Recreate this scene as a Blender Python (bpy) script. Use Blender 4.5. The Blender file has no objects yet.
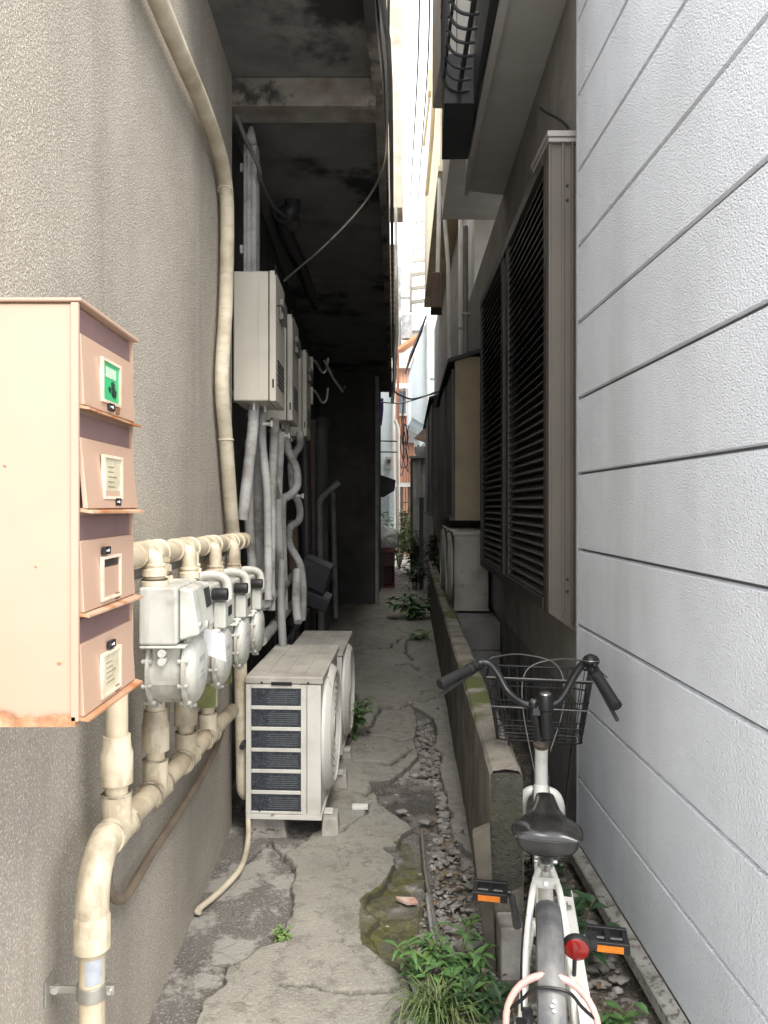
import bpy, math, random
import numpy as np
from mathutils import Vector, Matrix, noise as mnoise
random.seed(7)
R = math.radians
SC = bpy.context.scene
COL = SC.collection
CH = 1.45                                   # camera height
def P(px, py, Y):                           # a point at distance Y
    return Vector(((px-368)/768*Y, Y, CH-(py-505)/768*Y))
def G(px, py):                              # a point on the ground
    Y = CH*768/(py-505)
    return ((px-368)/768*Y, Y)
# ------------------------------------------------------------------ mesh builder
class MB:
    def __init__(s): s.v = []; s.f = []
    def add(s, vs, fs):
        n = len(s.v); s.v += [Vector(p) for p in vs]; s.f += [tuple(i+n for i in f) for f in fs]; return s
    def box(s, a, b):
        x0,y0,z0 = a; x1,y1,z1 = b
        return s.add([(x0,y0,z0),(x1,y0,z0),(x1,y1,z0),(x0,y1,z0),(x0,y0,z1),(x1,y0,z1),(x1,y1,z1),(x0,y1,z1)],
              [(0,3,2,1),(4,5,6,7),(0,1,5,4),(1,2,6,5),(2,3,7,6),(3,0,4,7)])
    def obox(s, c, ex, ey, ez):
        c=Vector(c); ex=Vector(ex); ey=Vector(ey); ez=Vector(ez)
        vs=[c+ex*i+ey*j+ez*k for k in(-1,1) for j in(-1,1) for i in(-1,1)]
        return s.add(vs,[(0,2,3,1),(4,5,7,6),(0,1,5,4),(1,3,7,5),(3,2,6,7),(2,0,4,6)])
    def prism(s, poly, z0, z1):             # polygon in XY, counter-clockwise, extruded in z
        n=len(poly)
        vs=[(x,y,z0) for x,y in poly]+[(x,y,z1) for x,y in poly]
        fs=[tuple(range(n))[::-1],tuple(range(n,2*n))]+[(i,(i+1)%n,n+(i+1)%n,n+i) for i in range(n)]
        return s.add(vs,fs)
    def ext(s, pts, d):                     # any planar outline pushed along d
        n=len(pts); d=Vector(d); pts=[Vector(p) for p in pts]
        return s.add(pts+[p+d for p in pts],[tuple(range(n))[::-1],tuple(range(n,2*n))]+[(i,(i+1)%n,n+(i+1)%n,n+i) for i in range(n)])
    def cyl(s, p0, p1, r0, r1=None, seg=20): return s.lathe(p0, p1, [(0,r0),(1,r0 if r1 is None else r1)], seg)
    def lathe(s, p0, p1, prof, seg=20):     # prof: (t along p0-p1, radius)
        p0=Vector(p0); p1=Vector(p1); a=(p1-p0).normalized()
        u=a.orthogonal().normalized(); w=a.cross(u)
        vs=[];fs=[];m=len(prof)
        for t,r in prof:
            c=p0.lerp(p1,t)
            for k in range(seg):
                q=2*math.pi*k/seg; vs.append(c+u*(r*math.cos(q))+w*(r*math.sin(q)))
        for i in range(m-1):
            for k in range(seg):
                k2=(k+1)%seg; fs.append((i*seg+k,i*seg+k2,(i+1)*seg+k2,(i+1)*seg+k))
        if prof[0][1]>1e-6: fs.append(tuple(range(seg))[::-1])
        if prof[-1][1]>1e-6: fs.append(tuple(range((m-1)*seg,m*seg)))
        return s.add(vs,fs)
    def tube(s, pts, r, seg=10, closed=False, sub=0, caps=True):
        pts=[Vector(p) for p in pts]
        if sub: pts,r=smooth(pts,sub,closed,r)
        n=len(pts); rr=r if hasattr(r,'__len__') else [r]*n
        ts=[]
        for i in range(n):
            a=pts[(i-1)%n] if (closed or i>0) else pts[i]; b=pts[(i+1)%n] if (closed or i<n-1) else pts[i]
            d=(b-a); ts.append(d.normalized() if d.length>1e-9 else Vector((0,0,1)))
        u=ts[0].orthogonal().normalized(); vs=[];fs=[]
        for i in range(n):
            if i:
                q=ts[i-1].rotation_difference(ts[i]); u=(q@u); u=(u-ts[i]*u.dot(ts[i])).normalized()
            w=ts[i].cross(u)
            for k in range(seg):
                a=2*math.pi*k/seg; vs.append(pts[i]+(u*math.cos(a)+w*math.sin(a))*rr[i])
        m=n if closed else n-1
        for i in range(m):
            j=(i+1)%n
            for k in range(seg):
                k2=(k+1)%seg; fs.append((i*seg+k,i*seg+k2,j*seg+k2,j*seg+k))
        if caps and not closed: fs+= [tuple(range(seg))[::-1],tuple(range((n-1)*seg,n*seg))]
        return s.add(vs,fs)
    def ring(s, c, axis, R_, r, seg=32, tseg=8):
        c=Vector(c);a=Vector(axis).normalized();u=a.orthogonal().normalized();w=a.cross(u)
        return s.tube([c+(u*math.cos(2*math.pi*k/seg)+w*math.sin(2*math.pi*k/seg))*R_ for k in range(seg)],r,tseg,True)
    def blob(s, c, rad, seed=0, n=2, rough=.25, flat=1):
        import bmesh
        bm=bmesh.new(); bmesh.ops.create_icosphere(bm,subdivisions=n,radius=1)
        off=Vector((seed*3.1,seed*1.7,seed*.9)); c=Vector(c); rad=Vector(rad) if hasattr(rad,'__len__') else Vector((rad,)*3)
        vs=[]
        for v in bm.verts:
            k=1+rough*mnoise.noise(v.co*1.3+off)*1.6
            p=v.co*k; vs.append(c+Vector((p.x*rad.x,p.y*rad.y,p.z*rad.z)))
        bm.verts.index_update(); fs=[tuple(v.index for v in f.verts) for f in bm.faces]; bm.free()
        return s.add(vs,fs)
    def strip(s, pts, wid, up=(0,0,1)):     # a flat leaf blade along pts with half-widths wid
        pts=[Vector(p) for p in pts]; n=len(pts); vs=[];fs=[]
        for i in range(n):
            d=(pts[min(i+1,n-1)]-pts[max(i-1,0)]).normalized(); sd=d.cross(Vector(up))
            sd=sd.normalized() if sd.length>1e-6 else Vector((1,0,0))
            nn=sd.cross(d)
            vs+=[pts[i]-sd*wid[i]+nn*wid[i]*.35,pts[i],pts[i]+sd*wid[i]+nn*wid[i]*.35]
        for i in range(n-1):
            a=i*3; fs+=[(a,a+1,a+4,a+3),(a+1,a+2,a+5,a+4)]
        return s.add(vs,fs)
def smooth(pts, sub, closed=False, r=None):
    n=len(pts); out=[]; ro=[]; isl=hasattr(r,'__len__')
    for i in range(n if closed else n-1):
        g=lambda k:(pts[k%n] if closed else pts[max(0,min(n-1,k))])
        p0,p1,p2,p3=g(i-1),g(i),g(i+1),g(i+2)
        for k in range(sub):
            t=k/sub
            out.append(.5*((2*p1)+(p2-p0)*t+(2*p0-5*p1+4*p2-p3)*t*t+(3*p1-p0-3*p2+p3)*t**3))
            if isl: ro.append(r[i]*(1-t)+r[(i+1)%n]*t)
    if not closed:
        out.append(pts[-1])
        if isl: ro.append(r[-1])
    return out,(ro if isl else r)
OFF = {}
SPLIT={'joint_ring','end_cap','flange_bolt','hook','screw','cast_mark','card_line','guard_screw','clamp_bolt','side_plug','vent_slot','tape_band','foot_rail','wall_bracket','port','joint','batten','lever_clamp','rib','bracket','collar','cover_seam','latch_mark','siding_line','handle_slot','balcony_box','valve_cap','washbowl','mail','clip','lattice','dark_panel','top_rib'}
def obj(name, mb, m, parent=None, bevel=0, sharp=32, wn=False):
    if name in SPLIT and parent is not None:
        n=len(mb.v); pa=list(range(n))
        def fd(a):
            while pa[a]!=a: pa[a]=pa[pa[a]]; a=pa[a]
            return a
        for f in mb.f:
            r0=fd(f[0])
            for i in f[1:]: pa[fd(i)]=r0
        gs={}
        for f in mb.f: gs.setdefault(fd(f[0]),[]).append(f)
        if len(gs)>1:
            for fs in gs.values():
                ids=sorted({i for f in fs for i in f}); mp={i:k for k,i in enumerate(ids)}
                sm=MB(); sm.add([mb.v[i] for i in ids],[[mp[i] for i in f] for f in fs]); o=obj1(name,sm,m,parent,bevel,sharp)
            return o
    return obj1(name,mb,m,parent,bevel,sharp)
def obj1(name, mb, m, parent=None, bevel=0, sharp=32):
    me = bpy.data.meshes.new(name)
    off = OFF.get(parent.name, Vector()) if parent else Vector()
    me.from_pydata([v-off for v in mb.v], [], mb.f); me.validate(); me.update()
    me.materials.append(m)
    me.polygons.foreach_set('use_smooth',[True]*len(me.polygons)); me.set_sharp_from_angle(angle=R(sharp))
    o = bpy.data.objects.new(name, me); COL.objects.link(o)
    if parent: o.parent = parent; OFF[o.name] = off
    if bevel:
        b=o.modifiers.new('bevel','BEVEL'); b.width=bevel; b.segments=2; b.limit_method='ANGLE'; b.angle_limit=R(40); b.harden_normals=True
    return o
def tag(o, label=None, cat=None, group=None, kind=None):
    if label: o['label']=label
    if cat: o['category']=cat
    if group: o['group']=group
    if kind: o['kind']=kind
    return o
def thing(name, label, cat, loc=(0,0,0), rz=0, group=None, world=False):
    o=bpy.data.objects.new(name,None); COL.objects.link(o); o.empty_display_size=.1
    o.location=loc; o.rotation_euler=(0,0,rz); tag(o,label,cat,group)
    OFF[o.name]=Vector(loc) if world else Vector()
    return o
def dup(root, loc, rz, label=None, parent=None, scale=None):
    c=root.copy(); COL.objects.link(c)
    if parent: c.parent=parent
    else:
        c.location=loc; c.rotation_euler=(0,0,rz)
        if label: c['label']=label
        if scale: c.scale=scale
    for ch in list(root.children): dup(ch,None,None,None,c)
    return c
# ------------------------------------------------------------------ materials
_M={}
def mat(name, c1, c2=None, scale=6, rough=.6, bump=.0, bscale=60, dist=.01, metallic=0, dirt=None, dscale=1.5, damt=.5,
        streak=None, sscale=(6,6,.7), samt=.4, detail=6, spec=.5, voro=False, speck=None, speckscale=90, world=False, coat=0, bvec=None, rust=None, rustamt=0.62, rustscale=9, gap=.12):
    if name in _M: return _M[name]
    m=bpy.data.materials.new(name); m.use_nodes=True; nt=m.node_tree; N=nt.nodes; L=nt.links
    b=N['Principled BSDF']; b.inputs['Roughness'].default_value=rough; b.inputs['Metallic'].default_value=metallic
    b.inputs['Specular IOR Level'].default_value=spec; b.inputs['Coat Weight'].default_value=coat
    if world: src=N.new('ShaderNodeNewGeometry').outputs['Position']
    else: src=N.new('ShaderNodeTexCoord').outputs['Object']
    c2=c2 or tuple(x*.8 for x in c1)
    def noise(sc,det=6,ro=.55,vec=None):
        n=N.new('ShaderNodeTexNoise'); n.inputs['Scale'].default_value=sc; n.inputs['Detail'].default_value=det; n.inputs['Roughness'].default_value=ro
        L.new(vec or src,n.inputs['Vector']); return n.outputs['Fac']
    def ramp(f,a,bv):
        r=N.new('ShaderNodeMapRange'); r.inputs['From Min'].default_value=a; r.inputs['From Max'].default_value=bv; r.interpolation_type='SMOOTHSTEP'
        L.new(f,r.inputs['Value']); return r.outputs['Result']
    def mul(f,k):
        q=N.new('ShaderNodeMath'); q.operation='MULTIPLY'; q.inputs[1].default_value=k; L.new(f,q.inputs[0]); return q.outputs[0]
    def mix(f,a,bv):
        x=N.new('ShaderNodeMix'); x.data_type='RGBA'
        if hasattr(f,'is_linked') : L.new(f,x.inputs['Factor'])
        else: x.inputs['Factor'].default_value=f
        for s,val in ((x.inputs[6],a),(x.inputs[7],bv)):
            if hasattr(val,'is_linked'): L.new(val,s)
            else: s.default_value=(*val,1)
        return x.outputs[2]
    col=mix(ramp(noise(scale,detail),.3,.7),c1,c2)
    if speck: col=mix(ramp(noise(speckscale,3),.52,.66),col,speck)
    if streak:
        mp=N.new('ShaderNodeMapping'); mp.inputs['Scale'].default_value=sscale; L.new(src,mp.inputs['Vector'])
        col=mix(mul(ramp(noise(1,5,.6,mp.outputs[0]),.45,.75),samt),col,streak)
    if dirt: col=mix(mul(ramp(noise(dscale,7,.62),.45,.7),damt),col,dirt)
    if rust: col=mix(ramp(noise(rustscale,6,.65),rustamt,rustamt+gap),col,rust)
    L.new(col,b.inputs['Base Color'])
    if rough<.9:
        rr=N.new('ShaderNodeMapRange'); L.new(noise(scale*3,4),rr.inputs['Value']); rr.inputs['To Min'].default_value=max(.05,rough-.12); rr.inputs['To Max'].default_value=min(1,rough+.15); L.new(rr.outputs[0],b.inputs['Roughness'])
    if bump:
        bp=N.new('ShaderNodeBump'); bp.inputs['Strength'].default_value=bump; bp.inputs['Distance'].default_value=dist
        if voro:
            vn=N.new('ShaderNodeTexVoronoi'); vn.inputs['Scale'].default_value=bscale; vn.feature='SMOOTH_F1'
            nz=N.new('ShaderNodeTexNoise'); nz.inputs['Scale'].default_value=bscale*.6; L.new(src,nz.inputs['Vector'])
            ad=N.new('ShaderNodeVectorMath'); ad.operation='MULTIPLY_ADD'; ad.inputs[1].default_value=(.03,.03,.03)
            L.new(nz.outputs['Color'],ad.inputs[0]); L.new(src,ad.inputs[2]); L.new(ad.outputs[0],vn.inputs['Vector']); h=vn.outputs['Distance']
        elif bvec:
            mp=N.new('ShaderNodeMapping'); mp.inputs['Scale'].default_value=bvec; L.new(src,mp.inputs['Vector']); h=noise(bscale,3,.5,mp.outputs[0])
        else: h=noise(bscale,4,.6)
        L.new(h,bp.inputs['Height']); L.new(bp.outputs[0],b.inputs['Normal'])
    _M[name]=m; return m
DK=(.05,.045,.04)
stucco=mat('stucco',(.43,.388,.325),(.365,.328,.272),3,.95,1.0,190,.009,dirt=(.22,.2,.17),dscale=1.1,damt=.45,streak=(.2,.175,.145),sscale=(5,5,.4),samt=.38,speck=(.68,.63,.55),speckscale=190,rust=(.27,.24,.2),rustamt=0.56,rustscale=180,gap=.08)
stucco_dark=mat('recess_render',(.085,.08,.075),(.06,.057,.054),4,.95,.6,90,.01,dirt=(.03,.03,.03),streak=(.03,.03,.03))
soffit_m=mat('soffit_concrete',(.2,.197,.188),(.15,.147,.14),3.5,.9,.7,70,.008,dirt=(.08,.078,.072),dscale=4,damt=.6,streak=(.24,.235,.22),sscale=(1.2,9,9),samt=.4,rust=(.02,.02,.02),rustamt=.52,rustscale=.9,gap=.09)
beam_m=mat('beam_concrete',(.27,.25,.22),(.17,.155,.135),7,.9,.4,60,.006,rust=(.04,.037,.034),rustamt=.53,rustscale=2.0,gap=.09,dirt=(.13,.1,.075),dscale=5,damt=.9)
upper_m=mat('upper_plaster',(.42,.37,.3),(.34,.3,.24),4,.9,.5,60,.006,dirt=(.2,.17,.13),dscale=3,damt=.7)
dark_conc=mat('sooty_concrete',(.09,.085,.08),(.06,.058,.055),2,.95,.5,50,.008,dirt=(.2,.18,.16),dscale=1.4,damt=.45,streak=(.03,.03,.03))  # dark grey concrete with paler blotches and near-black streaks
siding_m=mat('siding_board',(.79,.82,.86),(.75,.78,.82),4,.7,1,200,.0085,bvec=(1,.6,1),streak=(.52,.53,.54),sscale=(3,2.5,.3),samt=.45,dirt=(.64,.66,.68),dscale=1.6,damt=.5)
trim_m=mat('grey_trim',(.3,.31,.31),(.25,.255,.255),5,.5,dirt=(.12,.11,.1))
flash_m=mat('base_flashing',(.42,.41,.37),(.33,.32,.28),9,.6,.3,60,.003,dirt=(.1,.09,.07),dscale=5,damt=.8,speck=(.14,.13,.11),speckscale=45)
mailpaint=mat('peach_enamel',(.42,.285,.21),(.375,.25,.18),3,.42,.05,40,.002,dirt=(.40,.26,.18),dscale=3.2,damt=.5,rust=(.3,.12,.045),rustamt=0.71,rustscale=9,gap=.05)
rustedge=mat('rusty_enamel',(.42,.27,.18),(.3,.15,.07),9,.6,.2,60,.002,rust=(.3,.11,.035),rustamt=0.50,rustscale=16)
mailin=mat('maroon_enamel',(.17,.105,.1),(.14,.085,.08),4,.5)
creampipe=mat('cream_pvc',(.56,.48,.35),(.49,.41,.29),7,.45,.05,30,.002,dirt=(.22,.17,.11),dscale=6,damt=.6,streak=(.16,.12,.08),sscale=(30,30,5),samt=.5)
creamjoint=mat('cream_fitting',(.58,.51,.38),(.5,.43,.31),9,.42,dirt=(.17,.13,.085),dscale=9,damt=.65,streak=(.14,.1,.06),sscale=(40,40,8),samt=.5)
wrap_m=mat('wrapped_tape',(.6,.54,.42),(.5,.44,.33),8,.7,.3,40,.004,dirt=(.25,.2,.13),dscale=5,damt=.65,streak=(.3,.25,.17),sscale=(9,9,30),samt=.5)
insul_m=mat('white_insulation',(.5,.495,.475),(.38,.37,.35),8,.75,.45,45,.006,dirt=(.12,.105,.085),dscale=5,damt=.8,streak=(.25,.24,.22),sscale=(8,8,30),samt=.5)
greypipe=mat('grey_pvc',(.3,.3,.29),(.22,.22,.21),6,.55,dirt=(.1,.095,.09),dscale=4,damt=.7)
darkpipe=mat('dark_pvc',(.05,.05,.055),(.035,.035,.04),6,.45)
clamp_m=mat('galvanized',(.45,.44,.4),(.36,.35,.31),20,.45,metallic=.8,rust=(.2,.1,.05),rustamt=0.57,rustscale=18)
meter_m=mat('meter_paint',(.47,.47,.43),(.4,.4,.36),6,.5,.15,50,.002,dirt=(.17,.155,.12),dscale=9,damt=.65,streak=(.2,.175,.13),sscale=(30,30,4),samt=.55,rust=(.16,.12,.08),rustamt=0.61,rustscale=20)
dial_m=mat('dial_glass',(.03,.035,.035),(.05,.055,.05),30,.15)
blackp=mat('black_plastic',(.014,.014,.015),(.01,.01,.011),20,.4,.1,90,.001)
bolt_m=mat('bolt_zinc',(.55,.54,.5),(.45,.44,.4),30,.4,metallic=.6)
heater_m=mat('heater_paint',(.60,.56,.47),(.56,.52,.435),3,.45,dirt=(.4,.36,.28),dscale=3,damt=.35)
ac_m=mat('aged_white_paint',(.6,.59,.54),(.54,.53,.48),4,.5,.05,50,.001,dirt=(.33,.3,.25),dscale=4,damt=.55,rust=(.25,.17,.1),rustamt=0.61,rustscale=14)
ac_top=mat('dusty_white_paint',(.46,.44,.39),(.36,.34,.3),6,.7,.1,60,.002,dirt=(.2,.18,.15),dscale=4,damt=.65)
coil_m=mat('coil_fins',(.045,.055,.07),(.02,.024,.03),40,.5,.5,160,.004,metallic=.3,speck=(.09,.1,.115),speckscale=160)
fanwell=mat('fan_black',(.02,.02,.022),(.012,.012,.014),10,.5)
ac_old=mat('yellowed_grey_paint',(.36,.34,.29),(.3,.28,.24),4,.55,.05,50,.001,dirt=(.16,.14,.11),dscale=4,damt=.6,streak=(.2,.17,.13),sscale=(14,14,1),samt=.5,rust=(.2,.13,.07),rustamt=.6,rustscale=12)
concblock=mat('concrete_block',(.42,.4,.36),(.32,.3,.27),12,.9,.6,70,.006,dirt=(.14,.13,.1),dscale=7,damt=.7)
lowwall_m=mat('mossy_concrete',(.2,.178,.145),(.11,.098,.078),5,.95,.8,60,.012,dirt=(.085,.08,.065),dscale=2.6,damt=.85,streak=(.1,.095,.075),sscale=(7,7,1),samt=.6,rust=(.085,.082,.05),rustamt=0.50,rustscale=3.2,gap=.25)
lowtop_m=mat('moss_cap',(.32,.29,.24),(.2,.18,.145),7,.95,.9,70,.015,dirt=(.1,.095,.07),dscale=5,damt=.85,rust=(.11,.125,.035),rustamt=0.5,rustscale=2.6,gap=.1)
shut_m=mat('bronze_aluminium',(.07,.064,.06),(.055,.05,.047),6,.42,metallic=.3)
slat_m=mat('louvre_slat',(.075,.069,.066),(.06,.055,.053),8,.38,metallic=.3)
case_m=mat('taupe_aluminium',(.14,.12,.1),(.115,.099,.083),3,.45,metallic=.2,dirt=(.14,.12,.1),dscale=2,damt=.4)
capgrey=mat('grey_cap',(.4,.38,.36),(.33,.31,.3),6,.5,metallic=.3)
housegrey=mat('taupe_mortar',(.3,.28,.255),(.25,.232,.21),4,.9,.4,70,.005,dirt=(.17,.155,.14),dscale=2,damt=.5,streak=(.38,.36,.33),sscale=(8,8,.4),samt=.3)
soffit2=mat('grey_soffit',(.5,.49,.47),(.45,.44,.42),2,.8,.15,40,.004,streak=(.58,.57,.55),sscale=(3,8,8),samt=.5)
slate_m=mat('dark_slate_metal',(.05,.054,.062),(.04,.043,.05),5,.5)
brownwall=mat('brown_render',(.2,.17,.14),(.16,.135,.11),3,.9,.4,60,.006,dirt=(.04,.036,.032))
housebase=mat('foundation',(.24,.23,.215),(.19,.18,.165),5,.95,.5,60,.008,dirt=(.05,.05,.045),dscale=3,damt=.7)
whitewall=mat('white_plaster',(.72,.71,.67),(.62,.6,.55),4,.85,.2,40,.005,dirt=(.45,.42,.36),dscale=3,damt=.4)
creamwall=mat('cream_plaster',(.7,.62,.45),(.62,.54,.38),4,.85,.2,40,.005,dirt=(.45,.38,.26),dscale=2,damt=.5)
creambay=mat('cream_bay_board',(.42,.34,.22),(.36,.29,.19),4,.8,.2,50,.004,dirt=(.2,.16,.1),dscale=2.5,damt=.6)
bluewall=mat('pale_blue_cladding',(.55,.63,.66),(.48,.56,.6),3,.7,streak=(.4,.43,.43),sscale=(9,9,.8),samt=.5)
orangewall=mat('terracotta_cladding',(.62,.38,.27),(.55,.33,.23),4,.7,streak=(.4,.2,.13),sscale=(18,18,.6),samt=.5)
tin_m=mat('weathered_tin',(.72,.7,.66),(.6,.58,.54),5,.6,metallic=.2,streak=(.14,.13,.11),sscale=(9,9,.7),samt=.7,dirt=(.12,.11,.09))
wood_m=mat('brown_boards',(.15,.1,.075),(.1,.068,.05),6,.8,streak=(.06,.04,.03),sscale=(16,16,1),samt=.7)
woodgrey=mat('weathered_post',(.13,.115,.09),(.085,.075,.06),8,.9,.4,50,.004,streak=(.1,.09,.07),sscale=(22,22,2),samt=.7)
roof_m=mat('dark_roof',(.04,.04,.042),(.03,.03,.032),8,.6)
bikewhite=mat('bike_white',(.74,.73,.69),(.68,.67,.62),7,.3,dirt=(.45,.4,.32),dscale=9,damt=.4,rust=(.25,.12,.05),rustamt=0.61,rustscale=22,coat=.3)
rubber=mat('rubber',(.015,.015,.015),(.011,.011,.011),14,.65,.2,80,.002)
fender_m=mat('dusty_fender',(.07,.073,.078),(.045,.047,.052),7,.4,dirt=(.2,.195,.18),dscale=9,damt=.55,streak=(.16,.155,.145),sscale=(4,30,4),samt=.5)
saddle_m=mat('saddle_vinyl',(.013,.013,.013),(.009,.009,.009),12,.17,.12,120,.001,dirt=(.07,.065,.055),dscale=8,damt=.4)
chrome=mat('steel',(.5,.5,.48),(.4,.4,.38),12,.3,metallic=.9,rust=(.2,.12,.07),rustamt=0.59,rustscale=25)
wire_m=mat('black_wire',(.012,.012,.013),(.009,.009,.009),20,.35,metallic=.3)
wirelite=mat('grey_wire',(.14,.135,.125),(.1,.095,.09),20,.4,metallic=.5)
redref=mat('red_reflector',(.22,.008,.006),(.17,.006,.005),60,.15,coat=.5)
orangeref=mat('orange_reflector',(.75,.22,.02),(.65,.18,.02),60,.2,coat=.4)
pinkcable=mat('pink_cable',(.55,.33,.29),(.48,.28,.25),10,.35)
greentag=mat('green_sticker',(.05,.42,.17),(.04,.36,.14),20,.4)
notecard=mat('yellowed_card',(.5,.46,.33),(.42,.38,.27),18,.7,dirt=(.26,.22,.13),dscale=30,damt=.6)
ivory=mat('ivory_frame',(.66,.56,.44),(.6,.5,.39),12,.4,dirt=(.4,.25,.15),dscale=20,damt=.6)
whitepaper=mat('white_paper',(.75,.76,.8),(.7,.71,.76),10,.6)
greenplate=mat('mossy_green_plate',(.17,.18,.06),(.11,.12,.04),20,.7,dirt=(.05,.06,.02),dscale=30,damt=.7)
silverlabel=mat('silver_label',(.35,.37,.4),(.28,.3,.33),40,.35)
leaf_a=mat('leaf_green',(.1,.2,.06),(.05,.115,.035),25,.5,dirt=(.1,.16,.03),dscale=9,damt=.7)
leaf_b=mat('leaf_dark',(.035,.08,.03),(.02,.05,.02),25,.45,dirt=(.06,.12,.03),dscale=9,damt=.7)
leaf_c=mat('leaf_pale',(.2,.3,.1),(.12,.2,.06),25,.5,dirt=(.2,.26,.08),dscale=9,damt=.7)
grass_m=mat('grass_blade',(.11,.17,.05),(.05,.09,.03),25,.55,dirt=(.2,.17,.08),dscale=14,damt=.6)
stem_m=mat('plant_stem',(.12,.12,.05),(.08,.08,.035),20,.7)
stone_m=mat('stone',(.3,.28,.25),(.2,.19,.17),14,.9,.5,80,.005,dirt=(.1,.09,.075),dscale=9,damt=.7,speck=(.42,.4,.36),speckscale=30,world=True)
redbox=mat('dark_red_crate',(.14,.03,.028),(.1,.022,.02),7,.5)
bagm=mat('white_bag_plastic',(.62,.62,.6),(.55,.55,.53),12,.4)
purple=mat('purple_cloth',(.12,.07,.4),(.1,.06,.34),10,.8)
tile_red=mat('broken_tile',(.45,.2,.14),(.6,.5,.42),12,.7)
# ------------------------------------------------------------------ ground
def vnoise(x,y,seed=0):
    xi=np.floor(x).astype(np.int64); yi=np.floor(y).astype(np.int64); fx=x-xi; fy=y-yi
    fx=fx*fx*(3-2*fx); fy=fy*fy*(3-2*fy)
    def h(a,b):
        n=(a*374761393+b*668265263+seed*974711)&0xffffffff; n=((n^(n>>13))*1274126177)&0xffffffff; return ((n^(n>>16))&0xffff)/65535.
    return (h(xi,yi)*(1-fx)+h(xi+1,yi)*fx)*(1-fy)+(h(xi,yi+1)*(1-fx)+h(xi+1,yi+1)*fx)*fy
def fbm(x,y,o=5,seed=0):
    a=0;w=.5;t=0
    for k in range(o): a=a+w*vnoise(x*2**k,y*2**k,seed+k); t+=w; w*=.55
    return a/t
def gpoly(px): return [G(*p) for p in px]
def inpoly(X,Y,poly):
    r=np.zeros(X.shape,bool); n=len(poly)
    for i in range(n):
        x0,y0=poly[i]; x1,y1=poly[(i+1)%n]
        c=((y0>Y)!=(y1>Y)); 
        with np.errstate(divide='ignore',invalid='ignore'): xx=(x1-x0)*(Y-y0)/((y1-y0) if y1!=y0 else 1e-9)+x0
        r^=c&(X<xx)
    return r
def segdist(X,Y,pl):
    d=np.full(X.shape,9.)
    for (x0,y0),(x1,y1) in zip(pl[:-1],pl[1:]):
        dx,dy=x1-x0,y1-y0; t=np.clip(((X-x0)*dx+(Y-y0)*dy)/(dx*dx+dy*dy+1e-12),0,1)
        d=np.minimum(d,np.hypot(X-x0-t*dx,Y-y0-t*dy))
    return d
SLAB=[(440,575),(440,600),(452,690),(478,840),(476,862),(452,842),(440,770),(432,722),(412,708),(418,740),(415,760),(402,775),(378,790),(380,807),(414,831),(396,852),(384,854),(398,872),(369,905),(367,915),(384,925),(369,936),(384,956),(400,967),(408,991),(400,1014),(398,1060),(180,1060),(197,1024),(210,1006),(228,987),(226,971),(240,962),(289,944),(287,936),(289,917),(293,893),(296,872),(283,858),(310,845),(322,825),(300,640),(330,575)]
RUB=[(414,730),(430,718),(440,760),(450,830),(462,865),(478,900),(497,960),(508,1040),(405,1040),(412,960),(424,905),(430,850),(440,835),(436,795),(418,765),(424,745)]
DARK=[(374,786),(412,780),(440,795),(442,830),(414,832),(382,810)]
MOSS=[(396,845),(400,868),(362,905),(364,948),(400,978),(424,955),(428,905),(424,860),(410,842)]
CR=[[(338,742),(352,738),(368,735),(374,722),(382,710),(398,712),(410,706)],[(365,738),(385,739),(402,744),(416,741)],[(356,766),(375,768),(390,767),(410,752)],
    [(344,690),(355,697),(362,712)],[(398,668),(410,666),(418,672)],[(408,640),(405,650),(411,662)],[(370,800),(380,789)],[(322,841),(350,832),(372,806)],
    [(352,655),(370,650),(385,652),(402,640)],[(420,705),(436,702),(448,700)],[(355,625),(380,620),(410,618),(432,615)],[(262,842),(276,850),(285,858),(297,872)],[(248,862),(262,846)],[(340,705),(352,712),(370,705)],[(345,610),(360,604),(380,606)],[(252,838),(300,836),(345,828)],[(288,990),(330,1000),(385,994),(400,985)]]
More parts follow.
